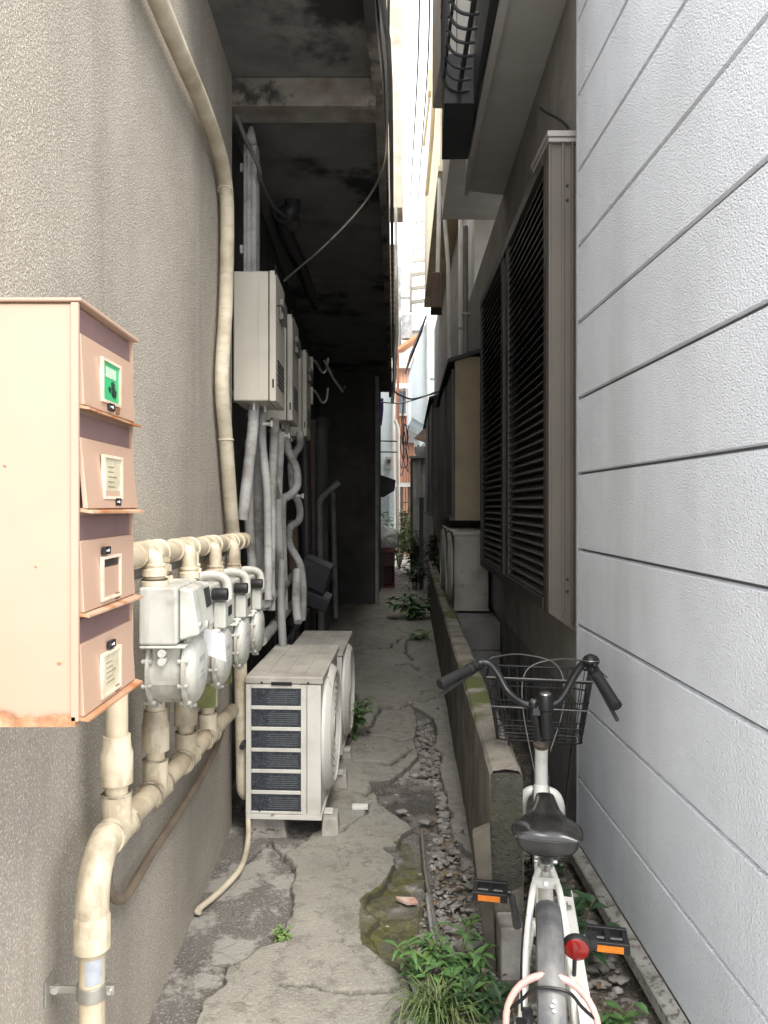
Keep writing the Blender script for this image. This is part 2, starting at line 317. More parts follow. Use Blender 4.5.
def make_path():
    ys=[]; y=1.25
    while y<24: ys.append(y); y+=max(.004,y*y/(CH*768)*.75)
    Y1=np.array(ys); X1=np.linspace(-1.05,1.25,460)
    X,Y=np.meshgrid(X1,Y1)
    wx=X+(fbm(X*7,Y*7,3,11)-.5)*.07; wy=Y+(fbm(X*7,Y*7,3,31)-.5)*.09
    slab=inpoly(wx,wy,gpoly(SLAB)).astype(float); rub=inpoly(wx,wy,gpoly(RUB)).astype(float)
    dark=inpoly(wx,wy,gpoly(DARK)).astype(float); moss=inpoly(wx,wy,gpoly(MOSS)).astype(float)
    slab*=(1-dark)
    moss*=np.clip((fbm(X*6,Y*6,4,19)-.26)*6,0,1)*np.clip(1.15-np.clip((X-.13-(fbm(X*8,Y*8,3,14)-.5)*.12)/.13,0,1),.12,1)
    cr=np.zeros(X.shape)
    for c in CR:
        pl=gpoly(c); w=.0048*(1+(np.hypot(*pl[0])>3.5)*.9)
        d=segdist(wx+(fbm(X*40,Y*40,3,5)-.5)*.02,wy+(fbm(X*40,Y*40,3,6)-.5)*.03,pl); cr=np.maximum(cr,np.exp(-(d/(w*(.5+1.6*fbm(X*6,Y*6,2,8))))**2))
    # each broken slab sits at its own small height
    tilt=(fbm(X*1.1,Y*.9,2,77)-.5)*.03
    gy,gx=np.gradient(slab); ed=np.clip(np.hypot(gx,gy)*1.6,0,1)
    fine=np.abs(fbm(X*3.1,Y*2.6,5,91)-.5); fine=np.exp(-(fine/.0035)**2)*(fbm(X*2,Y*2,2,92)>.5)
    fine2=np.abs(fbm(X*5.3,Y*4.1,5,95)-.5); fine2=np.exp(-(fine2/.004)**2)*(fbm(X*2.4,Y*2.4,2,96)>.55)
    far=np.clip((Y-9)/3,0,1)
    right=np.clip((X-(.44+.0557*(Y-2.45)))/.05,0,1)
    z=tilt+(fbm(X*5,Y*5,4,3)-.5)*.012+(fbm(X*45,Y*45,3,21)-.5)*.005*(1-slab*.6)
    z+=slab*.02-rub*.02-dark*.018-cr*.03-fine*.003-fine2*.002-moss*.004
    z+=moss*(fbm(X*30,Y*30,3,43)-.5)*.018+rub*(fbm(X*24,Y*24,3,41)-.5)*.05+dark*(fbm(X*20,Y*20,3,42)-.5)*.02
    z+=right*((fbm(X*9,Y*9,4,51)-.5)*.07-.01)
    gravel=np.clip((Y-12.0)/1.2,0,1)*np.clip((20-Y)/2,0,1)*(X>.25)
    z+=gravel*(fbm(X*14,Y*14,3,61)-.5)*.06
    ny,nx=X.shape
    vs=np.stack([X,Y,z],-1).reshape(-1,3)
    idx=np.arange(ny*nx).reshape(ny,nx)
    f=np.stack([idx[:-1,:-1],idx[:-1,1:],idx[1:,1:],idx[1:,:-1]],-1).reshape(-1,4)
    me=bpy.data.meshes.new('path'); me.vertices.add(len(vs)); me.vertices.foreach_set('co',vs.astype(np.float32).ravel())
    me.loops.add(f.size); me.loops.foreach_set('vertex_index',f.ravel().astype(np.int32)); me.polygons.add(len(f))
    me.polygons.foreach_set('loop_start',np.arange(0,f.size,4,dtype=np.int32)); me.polygons.foreach_set('loop_total',np.full(len(f),4,np.int32))
    me.polygons.foreach_set('use_smooth',np.ones(len(f),bool)); me.update(); me.validate()
    soil=np.clip(rub+right+gravel*.6,0,1)
    for n,a in (('slab',slab),('moss',np.clip(moss*(.3+.9*fbm(X*7,Y*7,3,9)),0,1)),('soil',soil),('crack',np.clip(np.maximum.reduce([cr,dark*.55,ed*.75,fine*.55,fine2*.45]),0,1))):
        at=me.attributes.new(n,'FLOAT','POINT'); at.data.foreach_set('value',a.astype(np.float32).ravel())
    m=bpy.data.materials.new('broken_paving'); m.use_nodes=True; nt=m.node_tree;N=nt.nodes;L=nt.links;b=N['Principled BSDF'];b.inputs['Roughness'].default_value=.92;b.inputs['Specular IOR Level'].default_value=.3
    pos=N.new('ShaderNodeNewGeometry').outputs['Position']
    def no(sc,d=6,ro=.6):
        n=N.new('ShaderNodeTexNoise');n.inputs['Scale'].default_value=sc;n.inputs['Detail'].default_value=d;n.inputs['Roughness'].default_value=ro;L.new(pos,n.inputs['Vector']);return n.outputs['Fac']
    def rp(f,a,bb):
        r=N.new('ShaderNodeMapRange');r.inputs['From Min'].default_value=a;r.inputs['From Max'].default_value=bb;L.new(f,r.inputs['Value']);return r.outputs[0]
    def mx(f,a,bb,k=None):
        x=N.new('ShaderNodeMix');x.data_type='RGBA'
        if k is not None:
            q=N.new('ShaderNodeMath');q.operation='MULTIPLY';q.inputs[1].default_value=k;L.new(f,q.inputs[0]);f=q.outputs[0]
        L.new(f,x.inputs['Factor'])
        for s,v in((x.inputs[6],a),(x.inputs[7],bb)):
            if hasattr(v,'is_linked'): L.new(v,s)
            else: s.default_value=(*v,1)
        return x.outputs[2]
    def at(n):
        a=N.new('ShaderNodeAttribute');a.attribute_name=n;return a.outputs['Fac']
    asph=mx(rp(no(3),.35,.65),(.14,.13,.117),(.21,.195,.175)); asph=mx(rp(no(3.3,8,.72),.5,.56),asph,(.43,.41,.37),.85); asph=mx(rp(no(130,2),.56,.68),asph,(.46,.44,.4),.8)
    conc=mx(rp(no(2.2),.35,.65),(.39,.37,.315),(.31,.293,.248)); conc=mx(rp(no(6,8,.75),.5,.6),conc,(.21,.197,.165),.5); conc=mx(rp(no(160,2),.55,.7),conc,(.54,.52,.47),.6); conc=mx(rp(no(17,6,.7),.54,.6),conc,(.15,.14,.115),.4); conc=mx(rp(no(1.1,7,.65),.5,.66),conc,(.48,.465,.42),.5)
    soilc=mx(rp(no(30,6,.7),.35,.7),(.09,.076,.058),(.24,.21,.17)); soilc=mx(rp(no(70,3),.55,.65),soilc,(.42,.39,.34),.8)
    mossc=mx(rp(no(18,6,.7),.35,.7),(.06,.062,.03),(.2,.195,.06)); mossc=mx(rp(no(5,6,.7),.5,.6),mossc,(.13,.12,.1),.85)
    c=mx(at('slab'),asph,conc); c=mx(at('soil'),c,soilc); c=mx(at('moss'),c,mossc,1.25); c=mx(at('crack'),c,(.045,.04,.035),.9)
    L.new(c,b.inputs['Base Color'])
    bp=N.new('ShaderNodeBump');bp.inputs['Strength'].default_value=1;bp.inputs['Distance'].default_value=.012;L.new(no(110,5,.7),bp.inputs['Height']);L.new(bp.outputs[0],b.inputs['Normal'])
    me.materials.append(m); o=bpy.data.objects.new('path',me); COL.objects.link(o); tag(o,kind='structure'); tag(o,'broken concrete alley path with cracked slabs and bare earth edges','path')
    return o
make_path()
g=obj('ground',MB().add([(-150,-60,-.09),(150,-60,-.09),(150,250,-.09),(-150,250,-.09)],[(0,1,2,3)]),mat('street_asphalt',(.16,.15,.14),(.12,.115,.11),.8,.95,.5,40,.01,world=True)); tag(g,kind='structure')
st=obj('street',MB().prism([(-40,-30),(40,-30),(40,1.24),(-40,1.24)],-.085,-.03),mat('street_concrete',(.36,.35,.33),(.3,.29,.275),1.5,.95,.4,60,.008,world=True)); tag(st,kind='structure')
# loose rubble in the strip along the low wall
def rubble():
    mb=MB(); poly=gpoly(RUB); k=0
    while k<1500:
        x=random.uniform(.1,.75); y=random.uniform(2.1,5.4)
        if not inpoly(np.array([x]),np.array([y]),poly)[0]: continue
        s=random.choice([.004,.005,.006,.007,.008,.009,.011,.013,.018]) * (1.15 if y>3.2 else .9)
        mb.blob((x,y,-.012+s*.35),(s*random.uniform(.8,1.5),s*random.uniform(.7,1.2),s*random.uniform(.4,.7)),k,1,.35); k+=1
    for j in range(260):                       # broken bits far down the alley
        y=random.uniform(11.5,17); x=random.uniform(.4,.85)+.02*(y-11)
        s=random.uniform(.02,.06); mb.blob((x,y,.01),(s*1.4,s,s*.4),j+900,1,.4)
    for j in range(70):
        x=random.uniform(-.2,.55);y=random.uniform(2.3,6); s=random.uniform(.004,.01); mb.blob((x,y,.02),(s*1.3,s,s*.5),j+1900,1,.4)
    for j in range(240):                       # behind the low wall, under the bicycle
        y=random.uniform(2.1,3.3); x=random.uniform(.42+.03*(y-2),.8); s=random.uniform(.006,.022); mb.blob((x,y,.0),(s*1.3,s,s*.6),j+2900,1,.4)
    return mb
o=obj('gravel',rubble(),stone_m,sharp=60); tag(o,'loose rubble and stones strewn along the foot of the low wall','gravel',kind='stuff')
def leaflitter():
    mb=MB()
    for j in range(230):
        if j<150:
            y=random.uniform(2.15,3.6); x=random.uniform(.2,.45) if j%2 else random.uniform(.45,.75)
        elif j<190: y=random.uniform(3.3,3.8); x=random.uniform(-.55,-.35)
        else: y=random.uniform(5,9); x=random.uniform(.35,.6)+.05*(y-5)
        a=random.uniform(0,6.28); l=random.uniform(.008,.02); d=Vector((math.cos(a),math.sin(a),random.uniform(-.2,.2)))*l; c=Vector((x,y,.022 if j<150 else .03))
        mb.strip([c-d,c-d*.3+Vector((0,0,.004)),c+d*.4+Vector((0,0,.003)),c+d],[.001,l*.4,l*.35,.001])
    return mb
o=obj('leaf_litter',leaflitter(),mat('dead_leaf',(.16,.1,.05),(.09,.055,.03),30,.8,dirt=(.28,.2,.11),dscale=14,damt=.8)); tag(o,'dry brown leaf fragments scattered over rubble and concrete','dead leaves',kind='stuff')
# ------------------------------------------------------------------ the left building
LB=thing('concrete_building','brown rendered building with concrete overhang along the left of the alley','building',(-.9,2,0),0,None,True)
obj('front_wall',MB().box((-1.3,.85,-.1),(-.615,3.47,3.388)),stucco,LB)
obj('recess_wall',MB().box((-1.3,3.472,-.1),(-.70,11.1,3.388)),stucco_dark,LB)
EDGE=[(.015,2.4),(.038,2.95),(.077,3.47),(.168,6),(.34,11),(.41,13.2)]
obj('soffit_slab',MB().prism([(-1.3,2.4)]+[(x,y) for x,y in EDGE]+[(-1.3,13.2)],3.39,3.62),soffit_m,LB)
mb=MB()
for (x0,y0),(x1,y1) in zip(EDGE[:-1],EDGE[1:]): mb.prism([(x0-.05,y0),(x0-.008,y0),(x1-.008,y1-.002),(x1-.05,y1-.002)],3.30,3.388)
obj('edge_drip',mb,beam_m,LB)
b=MB()
for y,w,d in ((3.474,.16,.132),): b.box((-.699 if y>3.4 else -.614,y,3.388-d),(.02+.035*(y-3),y+w,3.387))
obj('beam',b,beam_m,LB,bevel=.006)
obj('upper_wall',MB().prism([(-1.3,2.42)]+[(x-.025,y) for x,y in EDGE]+[(-1.3,13.19)],3.622,5.4),upper_m,LB)
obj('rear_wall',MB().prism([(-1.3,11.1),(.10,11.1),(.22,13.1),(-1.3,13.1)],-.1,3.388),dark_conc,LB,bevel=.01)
obj('corner_post',MB().prism([(.104,11.0),(.15,11.0),(.16,11.08),(.112,11.08)],0,3.3),greypipe,LB)
# under-slab soil pipes
sp=thing('soil_pipe','black soil pipe with bends slung under the dark concrete overhang','pipe',(-.4,5,2.6),0,None,True)
mb=MB(); mb.tube([P(293,130,4.9),P(293,196,4.9)],.055,14); mb.tube([P(293,196,4.9),P(291,212,4.9),P(282,215,4.95),P(286,235,5.3),P(300,265,6.1),P(316,305,7.6),P(327,330,9.2),P(328,350,9.8)],.05,12,sub=5)
obj('pipe',mb,darkpipe,sp); mb=MB(); mb.cyl(P(289,188,4.88),P(289,194,4.88),.062); mb.cyl(P(283,212,4.9),P(291,222,5.1),.064,seg=14); obj('collar',mb,mat('dark_collar',(.09,.09,.095),None,9,.4),sp)
s2=tag(obj('trap_pipe',MB().tube([P(333,205,7),P(336,240,7),P(330,254,7),P(318,256,7),P(305,255,7.2)],.06,12,sub=5),darkpipe),'black u-bent pipe hanging from soffit beyond the soil pipe','pipe')
# ------------------------------------------------------------------ far left upper floors
nb=thing('neighbour_building','plain beige upper storey jutting over the alley beyond the overhang','building',(-.6,13,0),0,None,True)
obj('upper_wall',MB().prism([(-2,13.3),(.59,13.3),(.64,14.0),(-2,14.0)],6.6,11),upper_m,nb)
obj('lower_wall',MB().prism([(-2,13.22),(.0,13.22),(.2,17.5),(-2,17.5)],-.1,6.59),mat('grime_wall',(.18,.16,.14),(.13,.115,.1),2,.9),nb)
obj('balcony_side',MB().prism([(.02,14),(.52,14),(.66,17),(.2,17)],4.7,6.2),mat('tan_slat_board',(.3,.25,.18),(.24,.2,.14),3,.8),nb)
mb=MB()
for k in range(14): mb.box((.3,13.97,4.75+k*.1),(.525,13.99,4.80+k*.1))
obj('slats',mb,mat('tan_slat',(.4,.34,.25),None,5,.7),nb)
obj('gutter',MB().tube([(.48,13.25,6.58),(.5,13.25,4.4),(.42,13.2,3.2)],.03),greypipe,nb)
# ------------------------------------------------------------------ siding house, right
SH=thing('siding_house','house clad in white embossed horizontal siding boards at the right edge','house',(1.2,1.5,0),0,None,True)
obj('core_wall',MB().box((.86,1.2,.05),(2.6,3.06,4.8)),whitewall,SH)
mb=MB(); gz=[]
z0=1.45-(776-505)/768*3.07; pitch=.3022
k=-1
while z0+pitch*k<4.7:
    a=z0+pitch*k; lo=max(a+.003,.10); hi=a+pitch-.0035
    if hi>lo+.02:
        x=.84; mb.add([(x+.012,y,lo) for y in(1.2,3.07)]+[(x,y,lo+.004) for y in(1.2,3.07)]+[(x,y,hi-.007) for y in(1.2,3.07)]+[(x+.014,y,hi) for y in(1.2,3.07)]+[(x+.0195,y,lo) for y in(1.2,3.07)]+[(x+.0195,y,hi) for y in(1.2,3.07)],
          [(0,1,3,2),(2,3,5,4),(4,5,7,6),(0,2,4,6,10,8)[::1],(1,9,11,7,5,3)])
    k+=1
obj('siding',mb,siding_m,SH,sharp=25)
obj('groove_seal',MB().box((.8535,1.21,.12),(.8595,3.055,4.7)),mat('groove_sealant',(.11,.11,.108),None,20,.8),SH)
obj('corner_trim',MB().box((.834,3.071,.09),(.90,3.085,4.9)),trim_m,SH,bevel=.002)
obj('base_flashing',MB().ext([(.797,1.2,.045),(.797,1.2,.085),(.802,1.2,.09),(.838,1.2,.098),(.838,1.2,.045)],(0,1.93,0)),flash_m,SH)
obj('foundation',MB().box((.845,1.2,-.1),(2.6,3.06,.048)),housebase,SH)
# ------------------------------------------------------------------ shuttered house
KH=thing('shuttered_house','grey mortar house with overhanging upper floor and big louvred shutters','house',(1.3,5,0),0,None,True)
def wx(y): return .87+.045*(y-3.1)
obj('wall',MB().prism([(wx(3.1),3.1),(2.6,3.1),(2.6,9.8),(wx(9.8),9.8)],.62,3.698),housegrey,KH)
obj('wall_base',MB().prism([(wx(3.1)+.012,3.1),(2.6,3.1),(2.6,9.8),(wx(9.8)+.012,9.8)],-.1,.618),housebase,KH)
mb=MB().prism([(.60,3.1),(.60,3.42),(.672,5.16),(.70,5.5),(wx(5.5)+.1,5.6),(2.6,5.6),(2.6,3.1)],3.70,3.74)
obj('soffit',mb,soffit2,KH)
obj('fascia',MB().prism([(.585,3.1),(.585,3.42),(.658,5.17),(.69,5.5),(.72,5.5),(.69,5.17),(.62,3.42),(.62,3.1)],3.66,3.698),soffit2,KH)
obj('upper_wall',MB().prism([(.60,3.1),(.60,3.42),(.672,5.16),(.70,5.5),(2.6,5.6),(2.6,3.1)],3.742,6.6),whitewall,KH)
# projecting dark ledge with railing
obj('ledge',MB().prism([(.43,4.34),(.605,4.34),(.67,5.04),(.485,5.05)],3.72,4.0).prism([(.505,2.7),(.598,2.7),(.602,4.336),(.598,4.336)],3.72,4.0),slate_m,KH,bevel=.008)
obj('ledge_wall',MB().prism([(.60,2.72),(.61,2.72),(.61,4.33),(.604,4.33)],3.74,4.5),slate_m,KH)
mb=MB()
for i in range(15):
    y=2.75+i*.113; xo=.345+.05*(y-3.42)+.03; xi=.515+.06*(y-3.42)
    mb.tube([(xi,y,3.79),(xi-.05,y,3.785),(xo+.045,y,3.80),(xo+.012,y,3.845),(xo,y,3.92),(xo,y,4.6)],.009,8,sub=4)
for q,zz in ((.0,4.6),(.0,4.2)): mb.tube([(.345+.05*(y-3.42)+.03+q,y,zz) for y in (2.7,3.4,4.34)],.012,8)
mb.tube([(.47,2.7,3.795),(.515,4.34,3.795)],.013,8); mb.tube([(.375,2.7,3.86),(.43,4.34,3.86)],.008,8)
obj('railing',mb,slate_m,KH)
cabx=obj('balcony_box',MB().box((.415,4.36,4.002),(.585,4.95,5.6)),whitewall,KH,bevel=.01)
obj('box_seam',MB().box((.42,4.352,4.4),(.58,4.359,4.41)).box((.42,4.352,4.8),(.58,4.359,4.81)).box((.50,4.352,4.0),(.506,4.359,5.5)),greypipe,cabx)
# louvred window unit
def sxp(y): return .75+.035*(y-3.2)
ws=obj('window_shutter',MB().prism([(sxp(3.24)+.05,3.26),(wx(3.24)-.002,3.26),(wx(5.7)-.002,5.7),(sxp(5.7)+.05,5.7)],1.03,2.94),shut_m,KH)
def rail(y0,y1,z0,z1,dx=0,dep=.05): return MB().prism([(sxp(y0)+dx,y0),(sxp(y0)+dx+dep,y0),(sxp(y1)+dx+dep,y1),(sxp(y1)+dx,y1)],z0,z1)
mb=rail(3.24,3.30,1.0,2.97)
for a in ((4.34,4.42,1.0,2.97),(4.54,4.62,1.0,2.97),(5.68,5.75,1.0,2.97)): 
    r_=rail(*a); mb.add(r_.v,r_.f)
for a in ((3.301,5.679,2.91,2.972),(3.301,5.679,1.0,1.05)):
    r_=rail(*a,dx=-.004); mb.add(r_.v,r_.f)
r_=rail(4.421,4.539,1.0,2.97,dx=.03,dep=.03); mb.add(r_.v,r_.f)
obj('frame',mb,shut_m,ws,bevel=.003)
for y0,y1 in ((3.305,4.335),(4.625,5.675)):
    mb=MB(); n=44
    for i in range(n):
        z=1.055+i*(1.85/n)
        mb.add([(sxp(y0)+.004,y0,z),(sxp(y1)+.004,y1,z),(sxp(y1)+.040,y1,z+.034),(sxp(y0)+.040,y0,z+.034),(sxp(y0)+.004,y0,z+.006),(sxp(y1)+.004,y1,z+.006),(sxp(y1)+.040,y1,z+.040),(sxp(y0)+.040,y0,z+.040)],
          [(0,3,2,1),(4,5,6,7),(0,1,5,4),(1,2,6,5),(2,3,7,6),(3,0,4,7)])
    obj('louvre_panel',mb,slat_m,ws)
y=3.2
mb=MB().add([(.752,y,1.0),(.8725,y,.915),(.8725,y,2.99),(.752,y,2.97),(.752,y+.039,1.0),(.8725,y+.039,.915),(.8725,y+.039,2.99),(.752,y+.039,2.97)],[(0,1,2,3),(4,7,6,5),(0,4,5,1),(1,5,6,2),(2,6,7,3),(3,7,4,0)])
obj('end_panel',mb,case_m,ws,bevel=.002)
obj('end_rib',MB().box((.806,y-.010,.99),(.816,y-.001,2.96)).box((.846,y-.014,.96),(.854,y-.001,2.96)).box((.752,y-.006,1.01),(.762,y-.001,2.96)),case_m,ws,bevel=.002)
obj('top_cap',MB().box((.742,y-.025,2.975),(.885,y+.3,3.0)).box((.748,y-.018,2.955),(.885,y+.29,2.9745)),capgrey,ws,bevel=.003)
mb=MB()
for q in (2.78,2.72,1.14,1.09): mb.cyl((.83,y-.001,q),(.83,y-.005,q),.006,seg=10)
obj('screw',mb,blackp,ws)
obj('wall_cable',MB().tube([P(530,108,3.9)+Vector((.05,0,0)),P(545,112,3.7),P(560,120,3.4),P(568,128,3.25),P(572,136,3.24)],.006,8,sub=5),blackp,KH)
# lower-right wall block
mb=MB(); 
for i in range(3):
    for j in range(9):
        y0=5.72+j*.42; y1=y0+.41; z0=-.05+i*.21
        mb.prism([(wx(y0)-.30,y0),(wx(y0)-.0005,y0),(wx(y1)-.0005,y1),(wx(y1)-.30,y1)],z0,z0+.204)
obj('block_ledge',mb,housebase,KH,bevel=.004)
# downpipes and small boxes on the wall
dp=thing('downpipe','slim grey downpipe on the mortar wall left of the shutters','pipe',(1,8.3,3),0,None,True)
obj('pipe',MB().tube([(wx(8.3)-.05,8.3,2.9),(wx(8.3)-.05,8.3,4.46)],.03,12),greypipe,dp); obj('clip',MB().box((wx(8.3)-.085,8.27,3.5),(wx(8.3),8.33,3.53)),clamp_m,dp)
dp=thing('downpipe','second white downpipe further along the mortar wall beside the slim one','pipe',(1,9.0,3),0,None,True)
obj('pipe',MB().tube([(wx(9)-.05,9.0,2.8),(wx(9)-.05,9,4.9)],.028,12),whitewall,dp); obj('clip',MB().box((wx(9)-.085,8.97,3.5),(wx(9),9.03,3.53)),clamp_m,dp)
# ------------------------------------------------------------------ bay house
BH=thing('bay_house','cream house with dark shuttered bays and overhanging upper floor beyond the louvres','house',(1.6,9,0),0,None,True)
obj('upper_wall',MB().prism([(.668,5.62),(2.6,5.62),(2.6,8.0),(.776,8.0)],4.47,6.9),mat('upper_mortar',(.36,.33,.29),(.3,.275,.24),3,.9,dirt=(.2,.18,.16)),BH)
obj('soffit',MB().prism([(.66,5.61),(2.6,5.61),(2.6,8.02),(.77,8.02)],4.43,4.468),soffit2,BH)
obj('rear_wall',MB().prism([(wx(9.8)+.0,9.81),(2.6,9.81),(2.6,16.5),(wx(16.5)-.05,16.5)],-.1,5.2),mat('rear_mortar',(.3,.28,.25),(.24,.22,.2),3,.9,dirt=(.14,.13,.11)),BH)
obj('high_wall',MB().prism([(.80,8.55),(2.6,8.55),(2.6,14.4),(1.065,14.4)],5.22,7.2),creamwall,BH)
obj('high_soffit',MB().prism([(.78,8.53),(2.6,8.53),(2.6,14.42),(1.05,14.42)],5.16,5.218),creamwall,BH)
mid=obj('mid_wall',MB().prism([(wx(8.03)+.02,8.03),(2.6,8.03),(2.6,9.79),(wx(9.79)+.02,9.79)],3.70,5.15),whitewall,BH)
def bay(x0,Y0,Y1,z0,z1,last):
    dx=.053*(Y1-Y0); xr=wx(Y0)-.002; xr2=wx(Y1)-.002
    b_=obj('bay',MB().prism([(x0,Y0),(xr,Y0),(xr2,Y1),(x0+dx,Y1)],z0,z1),creambay if not last else brownwall,BH)
    obj('bay_roof',MB().add([(x0-.07,Y0-.06,z1-.06),(xr,Y0-.06,z1+.04),(xr2,Y1+.05,z1+.04),(x0+dx-.07,Y1+.05,z1-.06),(x0-.07,Y0-.06,z1-.025),(xr,Y0-.06,z1+.075),(xr2,Y1+.05,z1+.075),(x0+dx-.07,Y1+.05,z1-.025)],[(0,3,2,1),(4,5,6,7),(0,1,5,4),(1,2,6,5),(2,3,7,6),(3,0,4,7)]),roof_m,b_)
    n=3; L_=Y1-Y0
    for i in range(n):
        a=Y0+.06+i*(L_-.1)/n; e=a+(L_-.1)/n-.04
        xa=x0+.053*(a-Y0); xe=x0+.053*(e-Y0); h=.03+.014*(i%2)
        obj('bay_shutter',MB().prism([(xa-h,a),(xa-.001,a),(xe-.001,e),(xe-h,e)],z0+.04,z1-.10),shut_m,b_,bevel=.004)
    obj('bay_sill',MB().prism([(x0-.05,Y0-.01),(x0,Y0-.01),(x0+dx,Y1),(x0+dx-.05,Y1)],z0,z0+.035),shut_m,b_)
bay(.793,7.0,10.2,1.31,2.80,False); bay(.90,10.5,14.6,1.30,2.95,True)
obj('vent_box',MB().prism([(.70,8.6),(.83,8.6),(.86,8.95),(.73,8.95)],3.66,4.06),wood_m,BH,bevel=.01)
obj('rain_pipe',MB().tube([(.815,8.7,5.2),(.80,8.7,4.6),(.79,8.72,4.06)],.025).tube([(.9,9.2,5.16),(.98,9.4,4.4),(1.0,9.4,3.0)],.025),whitewall,BH)
hp=thing('wall_pipe','cream pipe with branching box under the eave of the high cream wall','pipe',(.75,9,6.5),0,None,True)
obj('pipe',MB().tube([(.74,8.5,7.0),(.755,8.8,6.2),(.77,9.3,5.9),(.80,10.5,5.7)],.03).tube([(.76,9,6.6),(.8,11,6.6)],.02),creamwall,hp); obj('junction_box',MB().box((.70,8.9,6.25),(.79,9.05,6.5)),creamwall,hp,bevel=.005)
br=thing('balcony_rail','pale ladder-like balcony railing high above the alley by the bright gap','railing',(1,15,6),0,None,True)
mb=MB()
for k in range(7): 
    z=5.4+k*.28; mb.obox((.98,14.9+k*.05,z),(.14,0,.02),(0,.03,0),(0,0,.035))
mb.tube([(.83,14.9,5.2),(.88,15.2,7.4)],.03); mb.tube([(1.13,14.9,5.3),(1.14,15.2,7.4)],.03)
obj('rungs',mb,whitewall,br)
# ------------------------------------------------------------------ low wall
def lw(y): return .39+.0557*(y-2.45)
LW=thing('low_wall','long low mossy concrete wall running down the alley beside the path','wall',(.44,2.45,0),0,None,True)
def lowwall():
    n=120; ys=[2.45+(11.6-2.45)*(i/n)**1.6 for i in range(n+1)]
    vs=[];fs=[]
    prof=[(0,-.08),(0,.15),(.001,.35),(.0,.55),(.0,.589)]
    for i,y in enumerate(ys):
        x=lw(y)
        for j,(dx,z) in enumerate(prof+[(.105,.589),(.105,.3),(.105,-.08)]):
            k=mnoise.noise(Vector((x*3,y*2.2,z*5)))*.006+mnoise.noise(Vector((x*9,y*9,z*9)))*.003
            vs.append((x+dx+k*(.3 if z<0 else 1),y,z+(mnoise.noise(Vector((dx*20,y*6,3)))*.006 if z>.5 else 0)))
    m=len(prof)+3
    for i in range(n):
        for j in range(m-1): fs.append((i*m+j,i*m+j+1,(i+1)*m+j+1,(i+1)*m+j))
    fs.append(tuple(range(m))); fs.append(tuple(range(n*m,n*m+m))[::-1])
    return MB().add(vs,fs)
obj('wall_body',lowwall(),lowwall_m,LW)
mb=MB(); n=110
vs=[];fs=[]
for i in range(n+1):
    y=2.452+(11.58-2.452)*(i/n)**1.6; x=lw(y)
    for j,(dx,z) in enumerate([(.0015,.588),(.010,.600),(.05,.604),(.09,.602),(.1035,.588)]):
        vs.append((x+dx,y,z+mnoise.noise(Vector((dx*40,y*8,1)))*.006))
for i in range(n):
    for j in range(4): fs.append((i*5+j,i*5+j+1,(i+1)*5+j+1,(i+1)*5+j))
obj('mossy_end',MB().add([(.3915,2.444,.20),(.492,2.444,.24),(.493,2.444,.592),(.391,2.444,.592),(.3915,2.449,.20),(.492,2.449,.24),(.493,2.449,.592),(.391,2.449,.592)],[(0,1,2,3),(4,7,6,5),(0,4,5,1),(1,5,6,2),(2,6,7,3),(3,7,4,0)]),mat('mossy_face',(.07,.066,.052),(.04,.039,.03),9,.95,1,70,.015,dirt=(.05,.058,.02),dscale=5,damt=.8),LW)
obj('moss_top',mb.add(vs,fs),lowtop_m,LW)
# leaning piece added in place of the low wall's broken lower end
pt=tag(obj('post',MB().add([(.375,2.40,-.05),(.400,2.385,-.05),(.408,2.41,-.05),(.382,2.425,-.05),(.325,2.40,.415),(.379,2.385,.452),(.384,2.425,.45),(.33,2.435,.425)],[(0,3,2,1),(4,5,6,7),(0,1,5,4),(1,2,6,5),(2,3,7,6),(3,0,4,7)]),woodgrey,bevel=.005),'short weathered wooden stake leaning at the near end of the low wall','stake')
cb=tag(obj('concrete_block',MB().box((.405,2.34,-.05),(.48,2.44,.16)),concblock,bevel=.008),'rough concrete block standing at the low wall end beside the bicycle','block')
# ------------------------------------------------------------------ far end of the alley
fh=thing('terracotta_house','terracotta orange clad house closing the far end of the alley','house',(1.2,22,0),0,None,True)
obj('wall',MB().box((.72,22,-.1),(2.6,25,5.35)),orangewall,fh)
mb=MB()
for k in range(22): mb.box((.74+k*.085,21.985,.2),(.765+k*.085,21.999,5.3))
obj('batten',mb,mat('terracotta_batten',(.5,.23,.14),None,5,.7),fh)
obj('eave',MB().box((.66,21.8,5.35),(2.7,25.2,5.45)),whitewall,fh)
obj('wall_lamp',MB().box((1.15,21.8,3.2),(1.6,21.98,3.6)),greypipe,fh,bevel=.02)
gh=thing('pale_blue_house','pale blue white clad house with slanted roofline above the tin fence','house',(1.5,18,0),0,None,True)
obj('wall',MB().ext([(1.04,18,3.5),(1.36,18,3.3),(1.36,18,2.97),(2.6,18,2.97),(2.6,18,6.6),(1.45,18,6.0),(1.08,18,4.95)],(0,2.5,0)),bluewall,gh)
mb=MB().ext([(1.0,17.92,4.93),(1.44,17.92,6.05),(1.44,17.92,6.13),(.97,17.92,4.96)],(0,2.6,0)); obj('roof',mb,slate_m,gh)
obj('corner_pipe',MB().tube([(1.40,17.9,2.5),(1.40,17.9,6.2)],.04),whitewall,gh)
obj('joint',MB().box((1.43,17.985,3),(2.5,17.999,3.02)).box((1.43,17.985,3.7),(2.5,17.999,3.72)).box((1.43,17.985,4.4),(2.5,17.999,4.42)),greypipe,gh)
obj('shade',MB().ext([(1.08,17.6,3.0),(1.36,17.6,2.9),(1.36,17.6,3.3)],(0,.39,0)),wood_m,gh)
tf=thing('tin_fence','grey corrugated tin fence with flat cap at the alley bend','fence',(1.2,16,0),0,None,True)
n=64; vs=[];fs=[]
